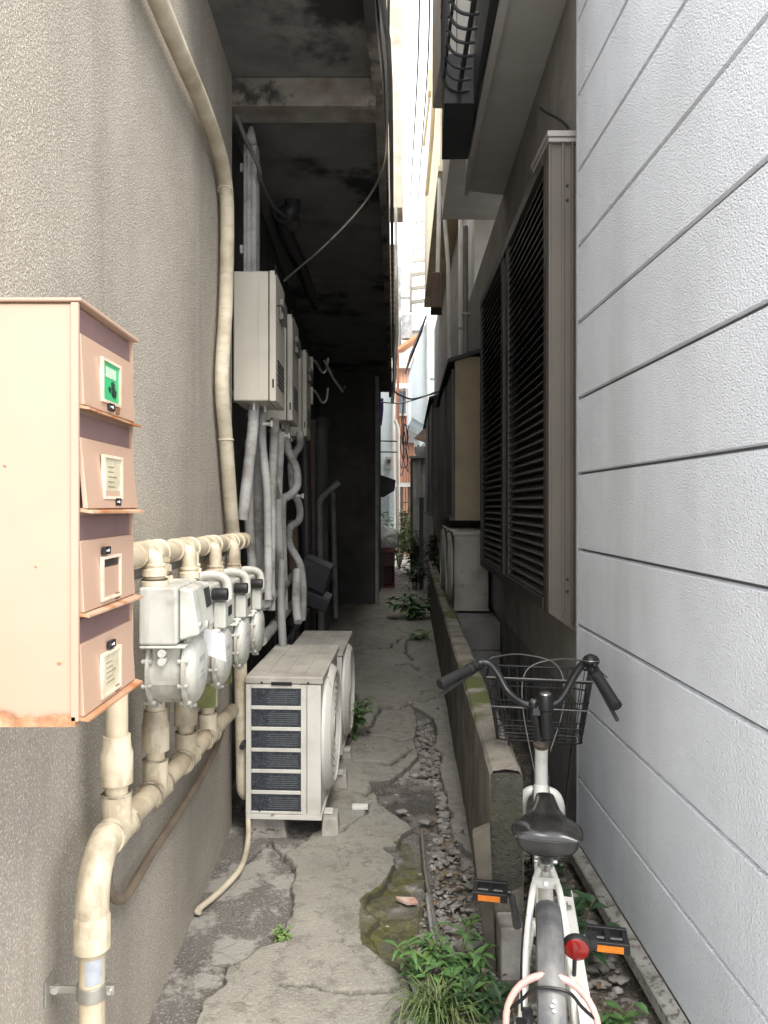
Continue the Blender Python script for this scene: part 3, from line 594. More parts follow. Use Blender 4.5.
for i in range(n+1):
    x=.90+i*(1.3/n); y=16+.018*math.cos(i*math.pi/2)
    vs+=[(x-.07*0,y,-.05),(x,y,2.42)]
for i in range(n): fs.append((2*i,2*i+2,2*i+3,2*i+1))
obj('sheet',MB().add(vs,fs).add([(v[0],v[1]+.02,v[2]) for v in vs],[f[::-1] for f in fs]),tin_m,tf,sharp=80)
obj('cap',MB().box((.86,15.9,2.42),(2.2,16.12,2.47)),capgrey,tf); obj('frame_post',MB().box((.88,15.94,-.05),(.93,15.975,2.41)),woodgrey,tf)
bk=tag(obj('concrete_blocks',MB().box((1.22,15.2,-.05),(1.7,15.4,.28)).box((1.22,15.2,.29),(1.7,15.4,.56)).box((1.22,15.2,.57),(1.7,15.4,.85)),housebase,bevel=.01),'low stack of dark concrete blocks in front of the tin fence','block wall')
for k,(x,) in enumerate(((1.10,),(1.36,))):
    o=tag(obj('washbowl',MB().lathe((x,16,2.47),(x,16,2.66),[(0,.10),(.3,.13),(1,.135),(1,.12),(.35,.115),(.3,0)],20),whitewall),['white bowl on the tin fence cap, nearer the terracotta wall','white bowl on the tin fence cap, nearer the dark bay'][k],'bowl','bowls on the tin fence')
def far(name,mb,m,label,cat): return tag(obj(name,mb,m),label,cat)
far('drain_pipe',MB().tube([(.70,17.6,0),(.69,17.6,3.2),(.62,17.6,3.4)],.04),whitewall,'white vertical drainpipe between pale shed and tin fence','pipe')
far('rusty_pole',MB().tube([(.80,20.5,0),(.80,20.5,5.6)],.035),mat('rust_pole',(.28,.13,.08),None,8,.8),'thin rusty brown pole in front of the terracotta wall','pole')
far('utility_pole',MB().tube([(1.02,26,0),(1.02,26,9.5)],.11).box((.6,25.93,8.4),(1.5,26.0,8.5)).box((.7,25.93,7.7),(1.4,26.0,7.8)).cyl((1.3,25.7,7.0),(1.3,25.7,7.8),.18),greypipe,'grey utility pole with crossarms and transformer far beyond the terracotta wall','utility pole')
tg=MB()
for k in range(9): tg.tube([(.78+.02*k,19.9,2.5+.25*k),(.86+.03*(k%3),19.9,2.2+.2*k),(.95,19.95,2.45+.22*((k*5)%7)),(1.05,20,2.3+.3*((k*3)%5))],.012,5,sub=4)
far('wire_tangle',tg,blackp,'tangle of dark wires beside the rusty pole at the alley end','wires')
gm=thing('meter_box','small grey meter box with round dial on the pale shed beside the drainpipe','meter box',(.5,18.1,2.4),0,None,True)
obj('casing',MB().box((.42,18.08,2.3),(.56,18.19,2.6)),capgrey,gm,bevel=.01); obj('dial',MB().cyl((.49,18.05,2.48),(.49,18.08,2.48),.05),slate_m,gm)
wg=thing('window_awning','little pale awning window high on the terracotta wall','window',(1.0,21.9,4.2),0,None,True)
obj('frame',MB().box((.84,21.92,4.0),(1.12,21.98,4.06)).box((.84,21.92,4.7),(1.12,21.98,4.76)).box((.84,21.92,4.06),(.88,21.98,4.7)).box((1.08,21.92,4.06),(1.12,21.98,4.7)),whitewall,wg); obj('pane',MB().box((.88,21.95,4.06),(1.08,21.97,4.7)),mat('sky_glass',(.25,.3,.34),None,4,.1),wg); obj('hood',MB().ext([(.8,21.6,4.72),(1.16,21.6,4.72),(1.16,21.98,4.9),(.8,21.98,4.9)],(0,0,.03)),whitewall,wg)
pw=thing('pink_house','pinkish plaster house end with small window left of the rusty pole','house',(.5,20.8,0),0,None,True)
obj('wall',MB().box((.1,20.8,-.1),(.76,21.6,5.0)),mat('pink_render',(.6,.46,.4),(.54,.41,.35),4,.85,dirt=(.35,.27,.23)),pw); obj('window',MB().box((.3,20.77,1.6),(.58,20.79,2.6)),mat('far_glass',(.2,.24,.27),None,4,.2),pw); obj('eave',MB().box((.0,20.6,5.0),(.82,21.7,5.1)),slate_m,pw)
fu=thing('wall_unit','small grey air conditioner box on the terracotta wall above the bowls','air conditioner',(1.45,20.5,2.8),0,None,True)
obj('casing',MB().box((1.25,20.4,2.7),(1.75,20.7,3.15)),ac_m,fu,bevel=.01); obj('fan',MB().cyl((1.45,20.395,2.92),(1.45,20.399,2.92),.17),fanwell,fu); obj('bracket',MB().box((1.2,20.4,2.62),(1.8,21.98,2.69)),slate_m,fu)
bd=thing('board_gate','brown vertical board gate with small lattice window at the alley end','gate',(.8,19,0),0,None,True)
mb=MB()
for k in range(5): mb.box((.68+k*.1,19,.4),(.772+k*.1,19.03,1.9 if k!=2 else 1.2))
obj('boards',mb,wood_m,bd); obj('lattice',MB().box((.88,19.01,1.2),(.972,19.02,1.25)).box((.88,19.01,1.5),(.972,19.02,1.53)).box((.92,19.012,1.25),(.932,19.022,1.9)),slate_m,bd)
obj('gate_head',MB().box((.62,18.95,1.9),(1.25,19.1,2.0)),whitewall,bd); obj('gate_post',MB().box((.62,18.96,-.05),(.675,19.06,1.9)),whitewall,bd)
ws_=thing('white_shed','pale tin shed wall with dark window beyond the crate','shed',(.4,18.2,0),0,None,True)
obj('wall',MB().box((-.6,18.2,-.05),(.60,18.5,4.4)),bluewall,ws_); obj('window',MB().box((.38,18.17,.2),(.48,18.19,.75)).box((.28,18.17,1.0),(.5,18.19,1.9)),mat('dull_glass',(.3,.34,.37),None,4,.25),ws_)
obj('post',MB().box((.18,17.2,-.05),(.26,17.3,3.8)),creamwall,ws_); obj('drain',MB().tube([(.62,18.1,0),(.60,18.1,4.6)],.035),whitewall,ws_)
aw=tag(obj('awning',MB().ext([(.14,14.4,2.05),(.52,14.4,1.92),(.50,14.4,1.72),(.30,14.4,1.60),(.14,14.4,1.62)],(0,.8,0)),roof_m,bevel=.01),'ragged black awning beside the dark wall above the crate','awning')
tl=tag(obj('laundry_rod',MB().tube([(.1,14,2.62),(.53,14.1,2.62)],.012).tube([(.1,14,2.42),(.53,14.1,2.42)],.012).tube([(.15,14,2.9),(.18,14,2.2)],.01),slate_m),'thin black double rod across the gap above the awning','rod')
pc=MB(); 
for k in range(5): pc.strip([(.16+k*.025,14.02+.02*(k%2),3.4),(.165+k*.024,14.0+.02*(k%2),3.2),(.16+k*.022,14.01+.02*(k%2),3.02),(.17+k*.018,14,2.9)],[.02,.022,.018,.012],(0,1,0))
pc=tag(obj('cloth',pc,purple),'small purple cloth hanging in the gap below the overhang','cloth')
bx=thing('crate','dark red open crate on the path at the dark wall corner','crate',(.3,13.4,0),0,None,True)
obj('body',MB().box((.14,13.2,.0),(.46,13.6,.05)).box((.14,13.2,.05),(.16,13.6,.62)).box((.44,13.2,.05),(.46,13.6,.62)).box((.16,13.58,.05),(.44,13.6,.62)),redbox,bx,bevel=.006)
obj('lid',MB().box((.12,13.17,.62),(.48,13.62,.68)),redbox,bx,bevel=.008); obj('front_panel',MB().box((.16,13.2,.4),(.44,13.22,.62)).box((.16,13.22,.05),(.28,13.24,.4)),mat('darker_crate',(.06,.02,.02),None,6,.5),bx)
bg=tag(obj('plastic_bag',MB().blob((.30,13.4,.87),(.2,.2,.2),3,3,.35).blob((.36,13.35,.80),(.13,.13,.12),5,2,.3),bagm,sharp=180),'crumpled white plastic bag on top of the dark red crate','bag')
bp_=thing('black_post','thin black post standing in weeds beyond the low wall','post',(.9,13,0),0,None,True)
obj('shaft',MB().box((.87,13,-.05),(.94,13.06,1.55)),slate_m,bp_,bevel=.004); obj('cap',MB().box((.862,12.99,1.55),(.948,13.07,1.575)),slate_m,bp_)
# distant houses
dh=thing('distant_house','distant white house with pale blue lines of siding beyond the alley end','house',(1,30,0),0,None,True)
obj('wall',MB().box((-3,30,-.1),(4.5,34,8.2)),whitewall,dh)
mb=MB()
for k in range(24): mb.box((-2.9,29.98,.4+k*.32),(4.4,29.999,.44+k*.32))
obj('siding_line',mb,mat('blue_line',(.35,.48,.62),None,5,.6),dh)
obj('roof',MB().ext([(-3.2,29.7,8.2),(4.8,29.7,8.2),(4.8,29.7,8.4),(-3.2,29.7,8.4)],(0,4.6,0)),capgrey,dh)
tr=thing('tiled_roof','small orange tiled lean-to roof high in the far gap','roof',(1.1,25.5,0),0,None,True)
obj('tiles',MB().ext([(.9,25.4,6.5),(1.75,25.4,7.1),(1.75,25.4,7.2),(.9,25.4,6.62)],(0,1.2,0)),mat('orange_tile',(.45,.2,.09),None,9,.7),tr); obj('wall',MB().box((1.0,25.5,-.1),(1.9,26.5,6.5)),mat('pink_plaster',(.6,.42,.34),None,3,.8),tr)
# ------------------------------------------------------------------ overhead cables
def cable(name,pts,r,label,m=blackp,cat='cable',sub=6,group=None): return tag(obj(name,MB().tube(pts,r,6,sub=sub),m),label,cat,group)
cable('ceiling_cable',[P(336,-60,2.7),P(330,20,3.3),P(322,65,3.4),P(313,110,4.2),P(303,170,5.2),P(300,190,5.5)],.006,'thin dark cable slung down under the concrete overhang')
cable('loose_cable',[P(389,-40,2.75),P(388,60,3.3),P(387,130,3.6),P(384,165,3.7),P(370,195,3.9),P(348,222,4.0),P(320,250,4.1),P(300,267,4.2),P(284,281,4.3)],.006,'pale loose cable drooping from overhang edge to the nearest water heater',clamp_m)
cable('edge_conduit',[(.035,2.2,3.36),(.06,2.95,3.37),(.1,3.47,3.36),(.19,6,3.37),(.36,11,3.36),(.42,13,3.35)],.012,'grey conduit running along the outer edge of the overhang',greypipe,'conduit',3)
for k,(a,b_,c,lab) in enumerate(((418,412,404,'long sagging power line in the bright sky gap, nearer the overhang'),(428,420,409,'long sagging power line in the bright sky gap, nearer the cream wall'))):
    cable('power_line',[P(a+2,-60,9),P(a,60,11),P(b_,170,15),P(b_-4,230,19),P(c,290,26)],.013,lab,blackp,'power line',6,'power lines over the alley')
cable('cross_cable',[P(388,370,13),P(394,390,13.2),P(402,396,13.6),P(412,399,14),P(425,396,14.2),P(441,392,11)],.016,'dark cable slung across the far end above the tin fence')
cable('cross_wire',[P(380,402,13.4),P(400,403,13.8),P(420,398,14),P(440,390,11)],.012,'pale wire crossing the far end just below the dark cable',clamp_m)
# ------------------------------------------------------------------ mailbox bank
MBX=thing('mailbox_bank','peach enamelled bank of four stacked mailboxes with rusty flap edges','mailbox',(-.5,1.1,1.17),0,None,True)
XF=-.37; Y0=.994; Y1=1.222; ZB=1.17; ZT=1.712
obj('body',MB().box((-.612,Y0,ZB),(XF-.012,Y1,ZT)),mailpaint,MBX,bevel=.004)
obj('roof_plate',MB().add([(-.614,Y0-.004,ZT+.001),(XF+.000,Y0-.004,ZT+.001),(XF+.004,Y1+.006,ZT-.003),(-.614,Y1+.006,ZT-.003),(-.614,Y0-.004,ZT+.006),(XF+.000,Y0-.004,ZT+.006),(XF+.004,Y1+.006,ZT+.003),(-.614,Y1+.006,ZT+.003)],[(0,3,2,1),(4,5,6,7),(0,1,5,4),(1,2,6,5),(2,3,7,6),(3,0,4,7)]),mailpaint,MBX,bevel=.002)
obj('bottom_lip',MB().box((-.613,Y0-.003,ZB-.006),(XF-.008,Y1+.002,ZB+.006)),rustedge,MBX)
rg=MB(); n=60; vs=[];fs=[]
for i in range(n+1):
    x=-.611+(XF-.016+.611)*i/n; h=.006+max(0,mnoise.noise(Vector((x*22,3,1)))*.014+mnoise.noise(Vector((x*90,1,1)))*.006+.003)
    vs+=[(x,Y0-.0046,ZB-.0062),(x,Y0-.0046,ZB+h)]
for i in range(n): fs.append((2*i,2*i+2,2*i+3,2*i+1))
obj('rust_edge',rg.add(vs,fs),mat('rust_stain',(.36,.17,.08),(.5,.3,.19),40,.8,.3,90,.001,dirt=(.16,.07,.03),dscale=25,damt=.7),MBX)
for x,z,s in ((-.52,ZB+.06,.0028),(-.47,ZB+.33,.0016),(-.40,ZB+.075,.002),(-.56,ZB+.18,.0015),(-.43,ZB+.2,.0012)): obj('paint_chip',MB().blob((x,Y0-.0002,z),(s*1.5,.0006,s),int(z*100),2,.5),mat('rust_brown2',(.3,.15,.08),None,60,.8),MBX)
obj('side_flange',MB().box((XF-.014,Y0-.003,ZB),(XF-.004,Y0+.003,ZT)).box((XF-.014,Y1-.003,ZB),(XF-.004,Y1+.003,ZT)),mailpaint,MBX,bevel=.001)
UH=(ZT-ZB)/4
for k in range(4):
    zt=ZT-.004-k*UH
    obj('letter_slot',MB().box((XF-.013,Y0+.004,zt-.034),(XF-.0085,Y1-.004,zt-.002)),mailin,MBX)
    zb=zt-UH+.008; zd=zt-.034
    open_=.0085 if k in (1,) else .004
    # door leans out at its lower edge
    d=obj('door',MB().add([(XF-.010,Y0+.005,zd),(XF-.010,Y1-.005,zd),(XF-.010+open_,Y1-.004,zb),(XF-.010+open_,Y0+.005,zb),(XF-.004,Y0+.005,zd),(XF-.004,Y1-.005,zd),(XF-.003+open_,Y1-.004,zb),(XF-.003+open_,Y0+.005,zb)],[(0,1,2,3),(4,7,6,5),(0,4,5,1),(1,5,6,2),(2,6,7,3),(3,7,4,0)]),mailpaint,MBX,bevel=.0015)
    obj('door_lip',MB().add([(XF-.012+open_,Y0+.003,zb-.004),(XF-.012+open_,Y1+.004,zb-.004),(XF+.006+open_,Y1+.005,zb-.008),(XF+.004+open_,Y0+.004,zb-.006),(XF-.012+open_,Y0+.003,zb+.001),(XF-.012+open_,Y1+.004,zb+.001),(XF+.006+open_,Y1+.005,zb-.005),(XF+.004+open_,Y0+.004,zb-.003)],[(0,3,2,1),(4,5,6,7),(0,1,5,4),(1,2,6,5),(2,3,7,6),(3,0,4,7)]),rustedge,d)
    yc=Y0+.110; zc=zd-(.049 if k<2 else .056)
    w,h=(.040,.031)
    t=open_*((zd-zc)/(zd-zb))
    x=XF-.004+t
    obj('name_frame',MB().box((x,yc-w,zc+h-.004),(x+.005,yc+w,zc+h)).box((x,yc-w,zc-h),(x+.005,yc+w,zc-h+.004)).box((x,yc-w,zc-h+.004),(x+.005,yc-w+.005,zc+h-.004)).box((x,yc+w-.005,zc-h+.004),(x+.005,yc+w,zc+h-.004)),ivory,d)
    cardm=(greentag,notecard,mailpaint,notecard)[k]
    obj('name_card',MB().box((x,yc-w+.004,zc-h+.003),(x+.0025,yc+w-.004,(zc+h-.003) if k!=2 else zc+h-.016)),cardm,d)
    if k==2: obj('name_slot',MB().box((x,yc-w+.005,zc+h-.015),(x+.0015,yc+w-.005,zc+h-.004)),mat('slot_dark',(.03,.022,.02),None,9,.5),d)
    if k==0:
        mb=MB(); mb.blob((x+.003,yc+.008,zc-.004),(.0012,.008,.007),2,2,.4); mb.blob((x+.003,yc+.012,zc-.013),(.0012,.011,.006),4,2,.4); mb.blob((x+.003,yc-.006,zc-.010),(.0012,.005,.004),5,2,.4)
        obj('sticker_mark',mb,mat('black_ink',(.01,.03,.02),None,30,.5),d)
        obj('sticker_note',MB().box((x+.0026,yc-.022,zc+.006),(x+.0031,yc+.02,zc+.021)),mat('pale_green_paper',(.5,.6,.48),(.3,.5,.32),70,.5),d)
    elif k!=2:
        mb=MB()
        for r_ in range(5): mb.box((x+.0026,yc-.02,zc+.014-r_*.007),(x+.003,yc+random.uniform(.002,.02),zc+.0152-r_*.007))
        obj('card_line',mb,mat('faded_ink',(.22,.17,.09),None,30,.7),d)
    ly=(yc-.004,yc+.018,yc-.022,yc+.0)[k]; lz=zc-h-.004 if k<2 else zc+h+.008
    l=obj('latch',MB().box((x+.0005,ly-.012,lz-.0055),(x+.0058,ly+.012,lz+.0055)),blackp,d,bevel=.001)
    obj('latch_mark',MB().cyl((x+.0058,ly+.002,lz),(x+.0063,ly+.002,lz),.0022,seg=8).box((x+.0058,ly-.007,lz-.001),(x+.0063,ly-.003,lz+.001)),whitepaper,l)
    if k in (0,2,3):
        rl=obj('rivet',MB().box((XF-.004,Y1-.10,zb+.003),(XF+.0025,Y1-.085,zb+.012)),mat('rust_brown',(.12,.06,.03),(.2,.09,.03),60,.8),d)
# ------------------------------------------------------------------ lower cream pipe line
LP=thing('riser_pipe','cream pvc pipe line with elbow and four risers fixed to the rendered wall','pipe',(-.53,1.47,0),0,None,True)
XP_=-.53; r=.0265
RY=[1.62,1.915,2.235,2.54]
def lz(y): return .775-.085*(y-1.5)
v=P(92,900,1.475); v.x=XP_
mb=MB(); mb.tube([(XP_,1.475,-.1),(XP_,1.475,.60)],r*.93,18); obj('drop_pipe',mb,creampipe,LP)
mb=MB(); mb.tube([(XP_,1.475,.602),(XP_,1.475,.66),(XP_,1.482,.715),(XP_,1.505,.75),(XP_,1.545,.771),(XP_,1.60,.772)],.0315,18,sub=4); mb.lathe((XP_,1.475,.60),(XP_,1.475,.665),[(0,.026),(0,.0345),(.9,.0345),(1,.0315)],20); mb.cyl((XP_,1.562,lz(1.562)),(XP_,1.60,lz(1.6)),.0345,seg=20); obj('elbow',mb,creamjoint,LP)
mb=MB().tube([(XP_,1.6,lz(1.6)),(XP_,3.0,lz(3.0))],r,18); obj('main_pipe',mb,creampipe,LP)
for i,y in enumerate(RY):
    z=lz(y); top=1.34
    ri=obj('riser',MB().tube([(XP_,y,z),(XP_,y,top)],r*.88,16),creampipe,LP)
    c=.12 if i==0 else .05
    obj('tee',MB().cyl((XP_,y-.05,lz(y-.05)),(XP_,y+.05,lz(y+.05)),.0325).cyl((XP_,y,z),(XP_,y,z+.075),.031).lathe((XP_,y,z+.10),(XP_,y,z+.20),[(0,.0285),(.0,.034),(.62,.034),(.75,.030),(1,.0285)],20),creamjoint,ri)
    obj('joint_ring',MB().ring((XP_,y-.052,lz(y-.052)),(0,1,0),.033,.003).ring((XP_,y+.052,lz(y+.05)),(0,1,0),.033,.003).ring((XP_,y,z+.077),(0,0,1),.030,.002),mat('worn_sealant',(.1,.075,.05),(.4,.35,.26),40,.7),ri)
cl=obj('clamp',MB().lathe((XP_,1.475,.507),(XP_,1.475,.533),[(0,.0255),(0,.0285),(1,.0285),(1,.0255)],20).box((-.612,1.472,.513),(-.555,1.478,.527)).box((-.614,1.455,.495),(-.610,1.495,.545)).box((-.502,1.47,.511),(-.486,1.48,.529)),clamp_m,LP,bevel=.001)
obj('clamp_bolt',MB().cyl((-.60,1.468,.52),(-.60,1.482,.52),.007,seg=8).cyl((-.493,1.462,.52),(-.493,1.488,.52),.004,seg=8),bolt_m,cl)
lab=MB(); 
for k in range(7): 
    a0=R(-60+k*11-40); a1=R(-60+(k+1)*11-40); rr=r*.93+.0008
    lab.add([(XP_+rr*math.cos(a0),1.475+rr*math.sin(a0),.54),(XP_+rr*math.cos(a1),1.475+rr*math.sin(a1),.54),(XP_+rr*math.cos(a1),1.475+rr*math.sin(a1),.588),(XP_+rr*math.cos(a0),1.475+rr*math.sin(a0),.588)],[(0,1,2,3)])
obj('pipe_label',lab,silverlabel,LP)
wq=lambda px,py: P(px,py,-.585*768/(px-368))
dkc=tag(obj('drain_cable',MB().tube([wq(108,868),wq(108,884),wq(113,897),wq(124,898),wq(136,880),wq(150,856),wq(166,832),wq(188,798),wq(206,768),wq(218,742),wq(226,715)],.012,10,sub=5),mat('grimy_hose',(.2,.16,.11),(.13,.1,.075),9,.7)),'thin grimy brown hose sagging on the wall beneath the cream pipe line','hose')
for y,z in ((2.0,.93),(2.36,.93)):
    pass
# upper cream manifold
UP=thing('gas_manifold','cream manifold pipe with fittings running above the gas meters','pipe',(-.5,1.5,1.33),0,None,True)
def uz(y): return 1.343-.024*(y-1.6)
obj('main_pipe',MB().tube([(-.50,1.4,uz(1.4)),(-.50,3.05,uz(3.05))],.0255,18),creampipe,UP)
obj('branch_pipe',MB().tube([(-.545,1.4,1.30),(-.545,3.1,1.27)],.017,12),greypipe,UP)
MY=[1.735,2.06,2.39,2.72]; MZ=[1.0,.965,.945,.925]
for i,y in enumerate(MY):
    ytop=MZ[i]+.275
    for s in (-1,1):
        yy=y+s*.062; z=uz(yy)
        f=obj('tee_fitting',MB().lathe((-.50,yy-.045,uz(yy-.045)),(-.50,yy+.045,uz(yy+.045)),[(0,.0255),(0,.032),(.2,.032),(.22,.029),(.78,.029),(.8,.032),(1,.032),(1,.0255)],20) if s>0 else MB().lathe((-.50,yy-.03,uz(yy-.03)),(-.50,yy+.03,uz(yy+.03)),[(0,.0255),(0,.0295),(1,.0295),(1,.0255)],20),creamjoint,UP)
        xx=-.487 if s>0 else -.465
        obj('connector',MB().tube([(-.50,yy,z-.004),(xx-.004,yy,z-.006),(xx,yy,z-.018),(xx,yy,ytop+.03)],.0195,14,sub=3) if s<0 else MB().cyl((xx,yy,ytop+.03),(xx,yy,z-.01),.020,seg=16),creamjoint,f)
        obj('union_nut',MB().lathe((xx,yy,ytop-.001),(xx,yy,ytop+.048),[(0,.0265),(.02,.0305),(.24,.0305),(.26,.0225),(.42,.0225),(.44,.0275),(.74,.0275),(.76,.0225),(.86,.0225),(.88,.0245),(1,.0245)],8 if s>0 else 16),creamjoint,f,bevel=.0012)
        obj('gasket',MB().cyl((xx,yy,ytop+.0125),(xx,yy,ytop+.0150),.0285,seg=14),mat('dark_sealant',(.09,.065,.04),None,20,.7),f)
obj('end_cap',MB().cyl((-.50,3.05,uz(3.05)),(-.50,3.1,uz(3.1)),.031).lathe((-.5,2.93,uz(2.93)),(-.5,3.0,uz(3.)),[(0,.0255),(0,.033),(1,.033),(1,.0255)],20),creamjoint,UP)
# ------------------------------------------------------------------ gas meters (local: x out of the wall, y along the wall)
def meter(full,label):
    t=thing('gas_meter',label,'gas meter',(0,0,0),0,'gas meters on the rendered wall')
    b=MB().box((.010,-.10,.150),(.093,.10,.275)); obj('top_housing',b,meter_m,t,bevel=.007)
    obj('mid_body',MB().box((.032,-.072,.085),(.094,.072,.149)).box((.012,-.10,.143),(.110,.10,.1495)),meter_m,t,bevel=.003)
    obj('drum',MB().cyl((.028,0,.085),(.098,0,.085),.078,seg=40),meter_m,t)
    for xs,xe in ((.020,.029),(.097,.107)):
        fl=obj('flange',MB().lathe((xs,0,.085),(xe,0,.085),[(0,.0),(0,.088),(.15,.0905),(.85,.0905),(1,.088),(1,.0)],44),meter_m,t)
        mb=MB()
        for k in range(10):
            a=2*math.pi*k/10+.3; y=.083*math.cos(a); z=.085+.083*math.sin(a)
            mb.cyl((xs-.007,y*1.035,.085+(z-.085)*1.035),(xe+.006,y*1.035,.085+(z-.085)*1.035),.0052,seg=8)
        obj('flange_bolt',mb,meter_m,fl)
    dc=obj('drum_cover',MB().lathe((.107,0,.085),(.126,0,.085),[(0,.080),(.25,.0795),(.62,.074),(.85,.066),(1,.060),(1,0)],44),meter_m,t)
    mb=MB()
    for k in range(4): mb.box((.1262,-.03+k*.015,.10),(.127,-.022+k*.015,.112)); 
    mb.box((.1262,-.02,.062),(.127,.026,.066)).box((.1262,-.02,.075),(.127,.012,.079)); obj('cast_mark',mb,mat('grey_mark',(.25,.26,.27),None,20,.5),dc)
    if full:
        ix=obj('index_box',MB().add([(.094,-.088,.158),(.094,.088,.158),(.138,.088,.17),(.138,-.088,.17),(.094,-.088,.272),(.094,.088,.272),(.122,.085,.268),(.122,-.085,.268)],[(0,1,2,3),(4,7,6,5),(0,4,5,1),(1,5,6,2),(2,6,7,3),(3,7,4,0)]),meter_m,t,bevel=.006)
        obj('display',MB().ext([(.1265,.02,.215),(.1265,.072,.215),(.120,.072,.258),(.120,.02,.258)],(.006,0,.001)),dial_m,ix)
        obj('screw',MB().cyl((.13,-.07,.19),(.139,-.07,.19),.006,seg=10).cyl((.13,.0,.18),(.140,.0,.18),.01,seg=10),bolt_m,ix)
        obj('side_plug',MB().cyl((.06,-.101,.133),(.06,-.080,.133),.009,seg=12).cyl((.06,-.101,.115),(.06,-.07,.115),.009,seg=12).box((.03,-.0765,.06),(.094,-.0725,.10)),bolt_m if False else meter_m,t,bevel=.001)
    else:
        ix=obj('index_box',MB().box((.094,-.05,.160),(.128,.05,.232)),meter_m,t,bevel=.006)
        obj('display',MB().box((.128,-.02,.19),(.130,.03,.215)),dial_m,ix)
        k_=obj('reset_cap',MB().lathe((.09,-.055,.252),(.134,-.055,.252),[(0,.012),(.2,.017),(1,.0165),(1,0)],16),blackp,t,bevel=.002)
        obj('valve_arm',MB().tube([(.02,.055,.28),(.06,.055,.292),(.10,.055,.285),(.113,.055,.26),(.113,.055,.2)],.013,12,sub=4),meter_m,t)
    return t
m1=meter(True,'nearest gas meter, with slanted index box beside the mailboxes'); m1.location=(-.50,MY[0],MZ[0])
m2=meter(False,'second gas meter from the mailboxes, with the white paper slip at its index'); m2.location=(-.50,MY[1],MZ[1])
dup(m2,(-.50,MY[2],MZ[2]),0,'third gas meter from the mailboxes, between the papered one and the last')
dup(m2,(-.50,MY[3],MZ[3]),0,'last gas meter of the row, nearest the white insulated pipes')
tag(obj('paper_slip',MB().add([(-.397,1.875,1.085),(-.345,1.865,1.070),(-.348,1.86,1.135),(-.402,1.87,1.150),(-.397,1.877,1.085),(-.345,1.867,1.070),(-.348,1.862,1.135),(-.402,1.872,1.150)],[(0,3,2,1),(4,5,6,7),(0,1,5,4),(1,2,6,5),(2,3,7,6),(3,0,4,7)]),whitepaper),'white paper slip tied between the first two gas meters','paper slip')
for k,(y,z,w) in enumerate(((2.02,.905,.10),(2.42,.87,.09))):
    tag(obj('tag_plate',MB().box(((-.492,2.2,.868) if k==0 else (-.50,2.53,.862)),((-.436,2.204,.955) if k==0 else (-.448,2.534,.912))),greenplate,bevel=.001),['larger mossy green plate hanging below the second gas meter','smaller mossy green plate hanging below the third gas meter'][k],'plate')
# ------------------------------------------------------------------ wrapped pipe and insulated pipes
def wallp(px,py,X): 
    Y=X*768/(px-368); p=P(px,py,Y); return p
wp=thing('wrapped_pipe','thick cream tape-wrapped pipe winding down the corner of the rendered wall','pipe',(-.58,3.2,0),0,None,True)
pts=[Vector((-.85,1.86,3.44)),Vector((-.68,1.87,3.45)),Vector((-.58,1.9,3.40)),Vector((-.575,1.93,3.2))]+[wallp(*q,-.575) for q in ((136,-60),(158,0),(183,60),(205,112),(221,160),(227,205),(226,300),(222,380),(226,440),(231,510))]
pts+=[(-.575,3.28,1.3),(-.572,3.30,1.05),(-.56,3.34,.85),(-.555,3.36,.62),(-.55,3.36,.36)]
wpo=obj('pipe',MB().tube(pts,.0285,14,sub=6),wrap_m,wp)
obj('tape_band',MB().ring(wallp(226,440,-.575),(0,0,1),.029,.004).ring(wallp(225,190,-.575),(0,.2,1),.029,.003),wrap_m,wp)
obj('hook_end',MB().tube([(-.55,3.36,.37),(-.55,3.36,.24),(-.545,3.37,.19),(-.53,3.40,.17),(-.5,3.46,.18)],[.028,.027,.026,.024,.022],12,sub=4),wrap_m,wp)
dh_=tag(obj('drain_hose',MB().tube([(-.53,3.37,.60),(-.525,3.36,.3),(-.52,3.33,.12),(-.50,3.2,.05),(-.50,3.02,.025),(-.545,2.85,.02),(-.60,2.72,.018),(-.612+.02,2.70,.02)],.011,10,sub=5),wrap_m),'thin cream drain hose bending across the pavement from the wall corner','hose')
def ins(pts,r,label,m=insul_m,name='insulated_pipe',sub=6,bands=()):
    return tag(obj(name,MB().tube(pts,r,12,sub=sub),m),label,'pipe')
ins([P(254,400,3.66),P(253,425,3.64),P(250,455,3.6),P(246,490,3.56),P(243,520,3.55)],0.0270,'white insulated pipe with free lower end, nearest the cream wrapped pipe')
ins([P(263,405,3.8),P(262,440,3.8),P(267,490,3.8),P(268,540,3.8),P(268,600,3.75)],0.0207,'slim white insulated pipe behind the free-ended one')
ins([P(275,418,4.0),P(273,460,4.0),P(272,500,3.95),P(271,560,3.9),P(271,610,3.9)],0.0230,'straight white insulated pipe below the gap of first and second heaters')
ins([P(258,440,4.2),P(257,480,4.2),P(258,520,4.1),P(259,560,4.1),P(262,610,4.1)],0.0345,'thick pale insulated pipe running down behind the slim white ones')
ins([P(287,415,4.6),P(286,432,4.6),P(288,450,4.6),P(296,468,4.65),P(297,485,4.6),P(290,495,4.6),P(283,500,4.6),P(282,520,4.6),P(283,560,4.6),P(284,610,4.6)],0.0253,'zigzag pale insulated pipe under the second water heater')
ins([P(300,432,4.9),P(300,445,4.9),P(294,455,4.9),P(291,466,4.9),P(293,490,4.9),P(299,505,4.9),P(299,520,4.9),P(290,528,4.9),P(290,545,4.8),P(300,565,4.8),P(303,590,4.8),P(302,620,4.8)],0.0242,'coiling pale insulated pipe under the third water heater')
ins([P(262,395,4.0),P(264,450,4.3),P(259,492,4.3),P(278,500,4.3),P(272,470,4.2),P(276,430,4.2)],0.0161,'thin looping grey pipe behind the white insulated pipes',greypipe)
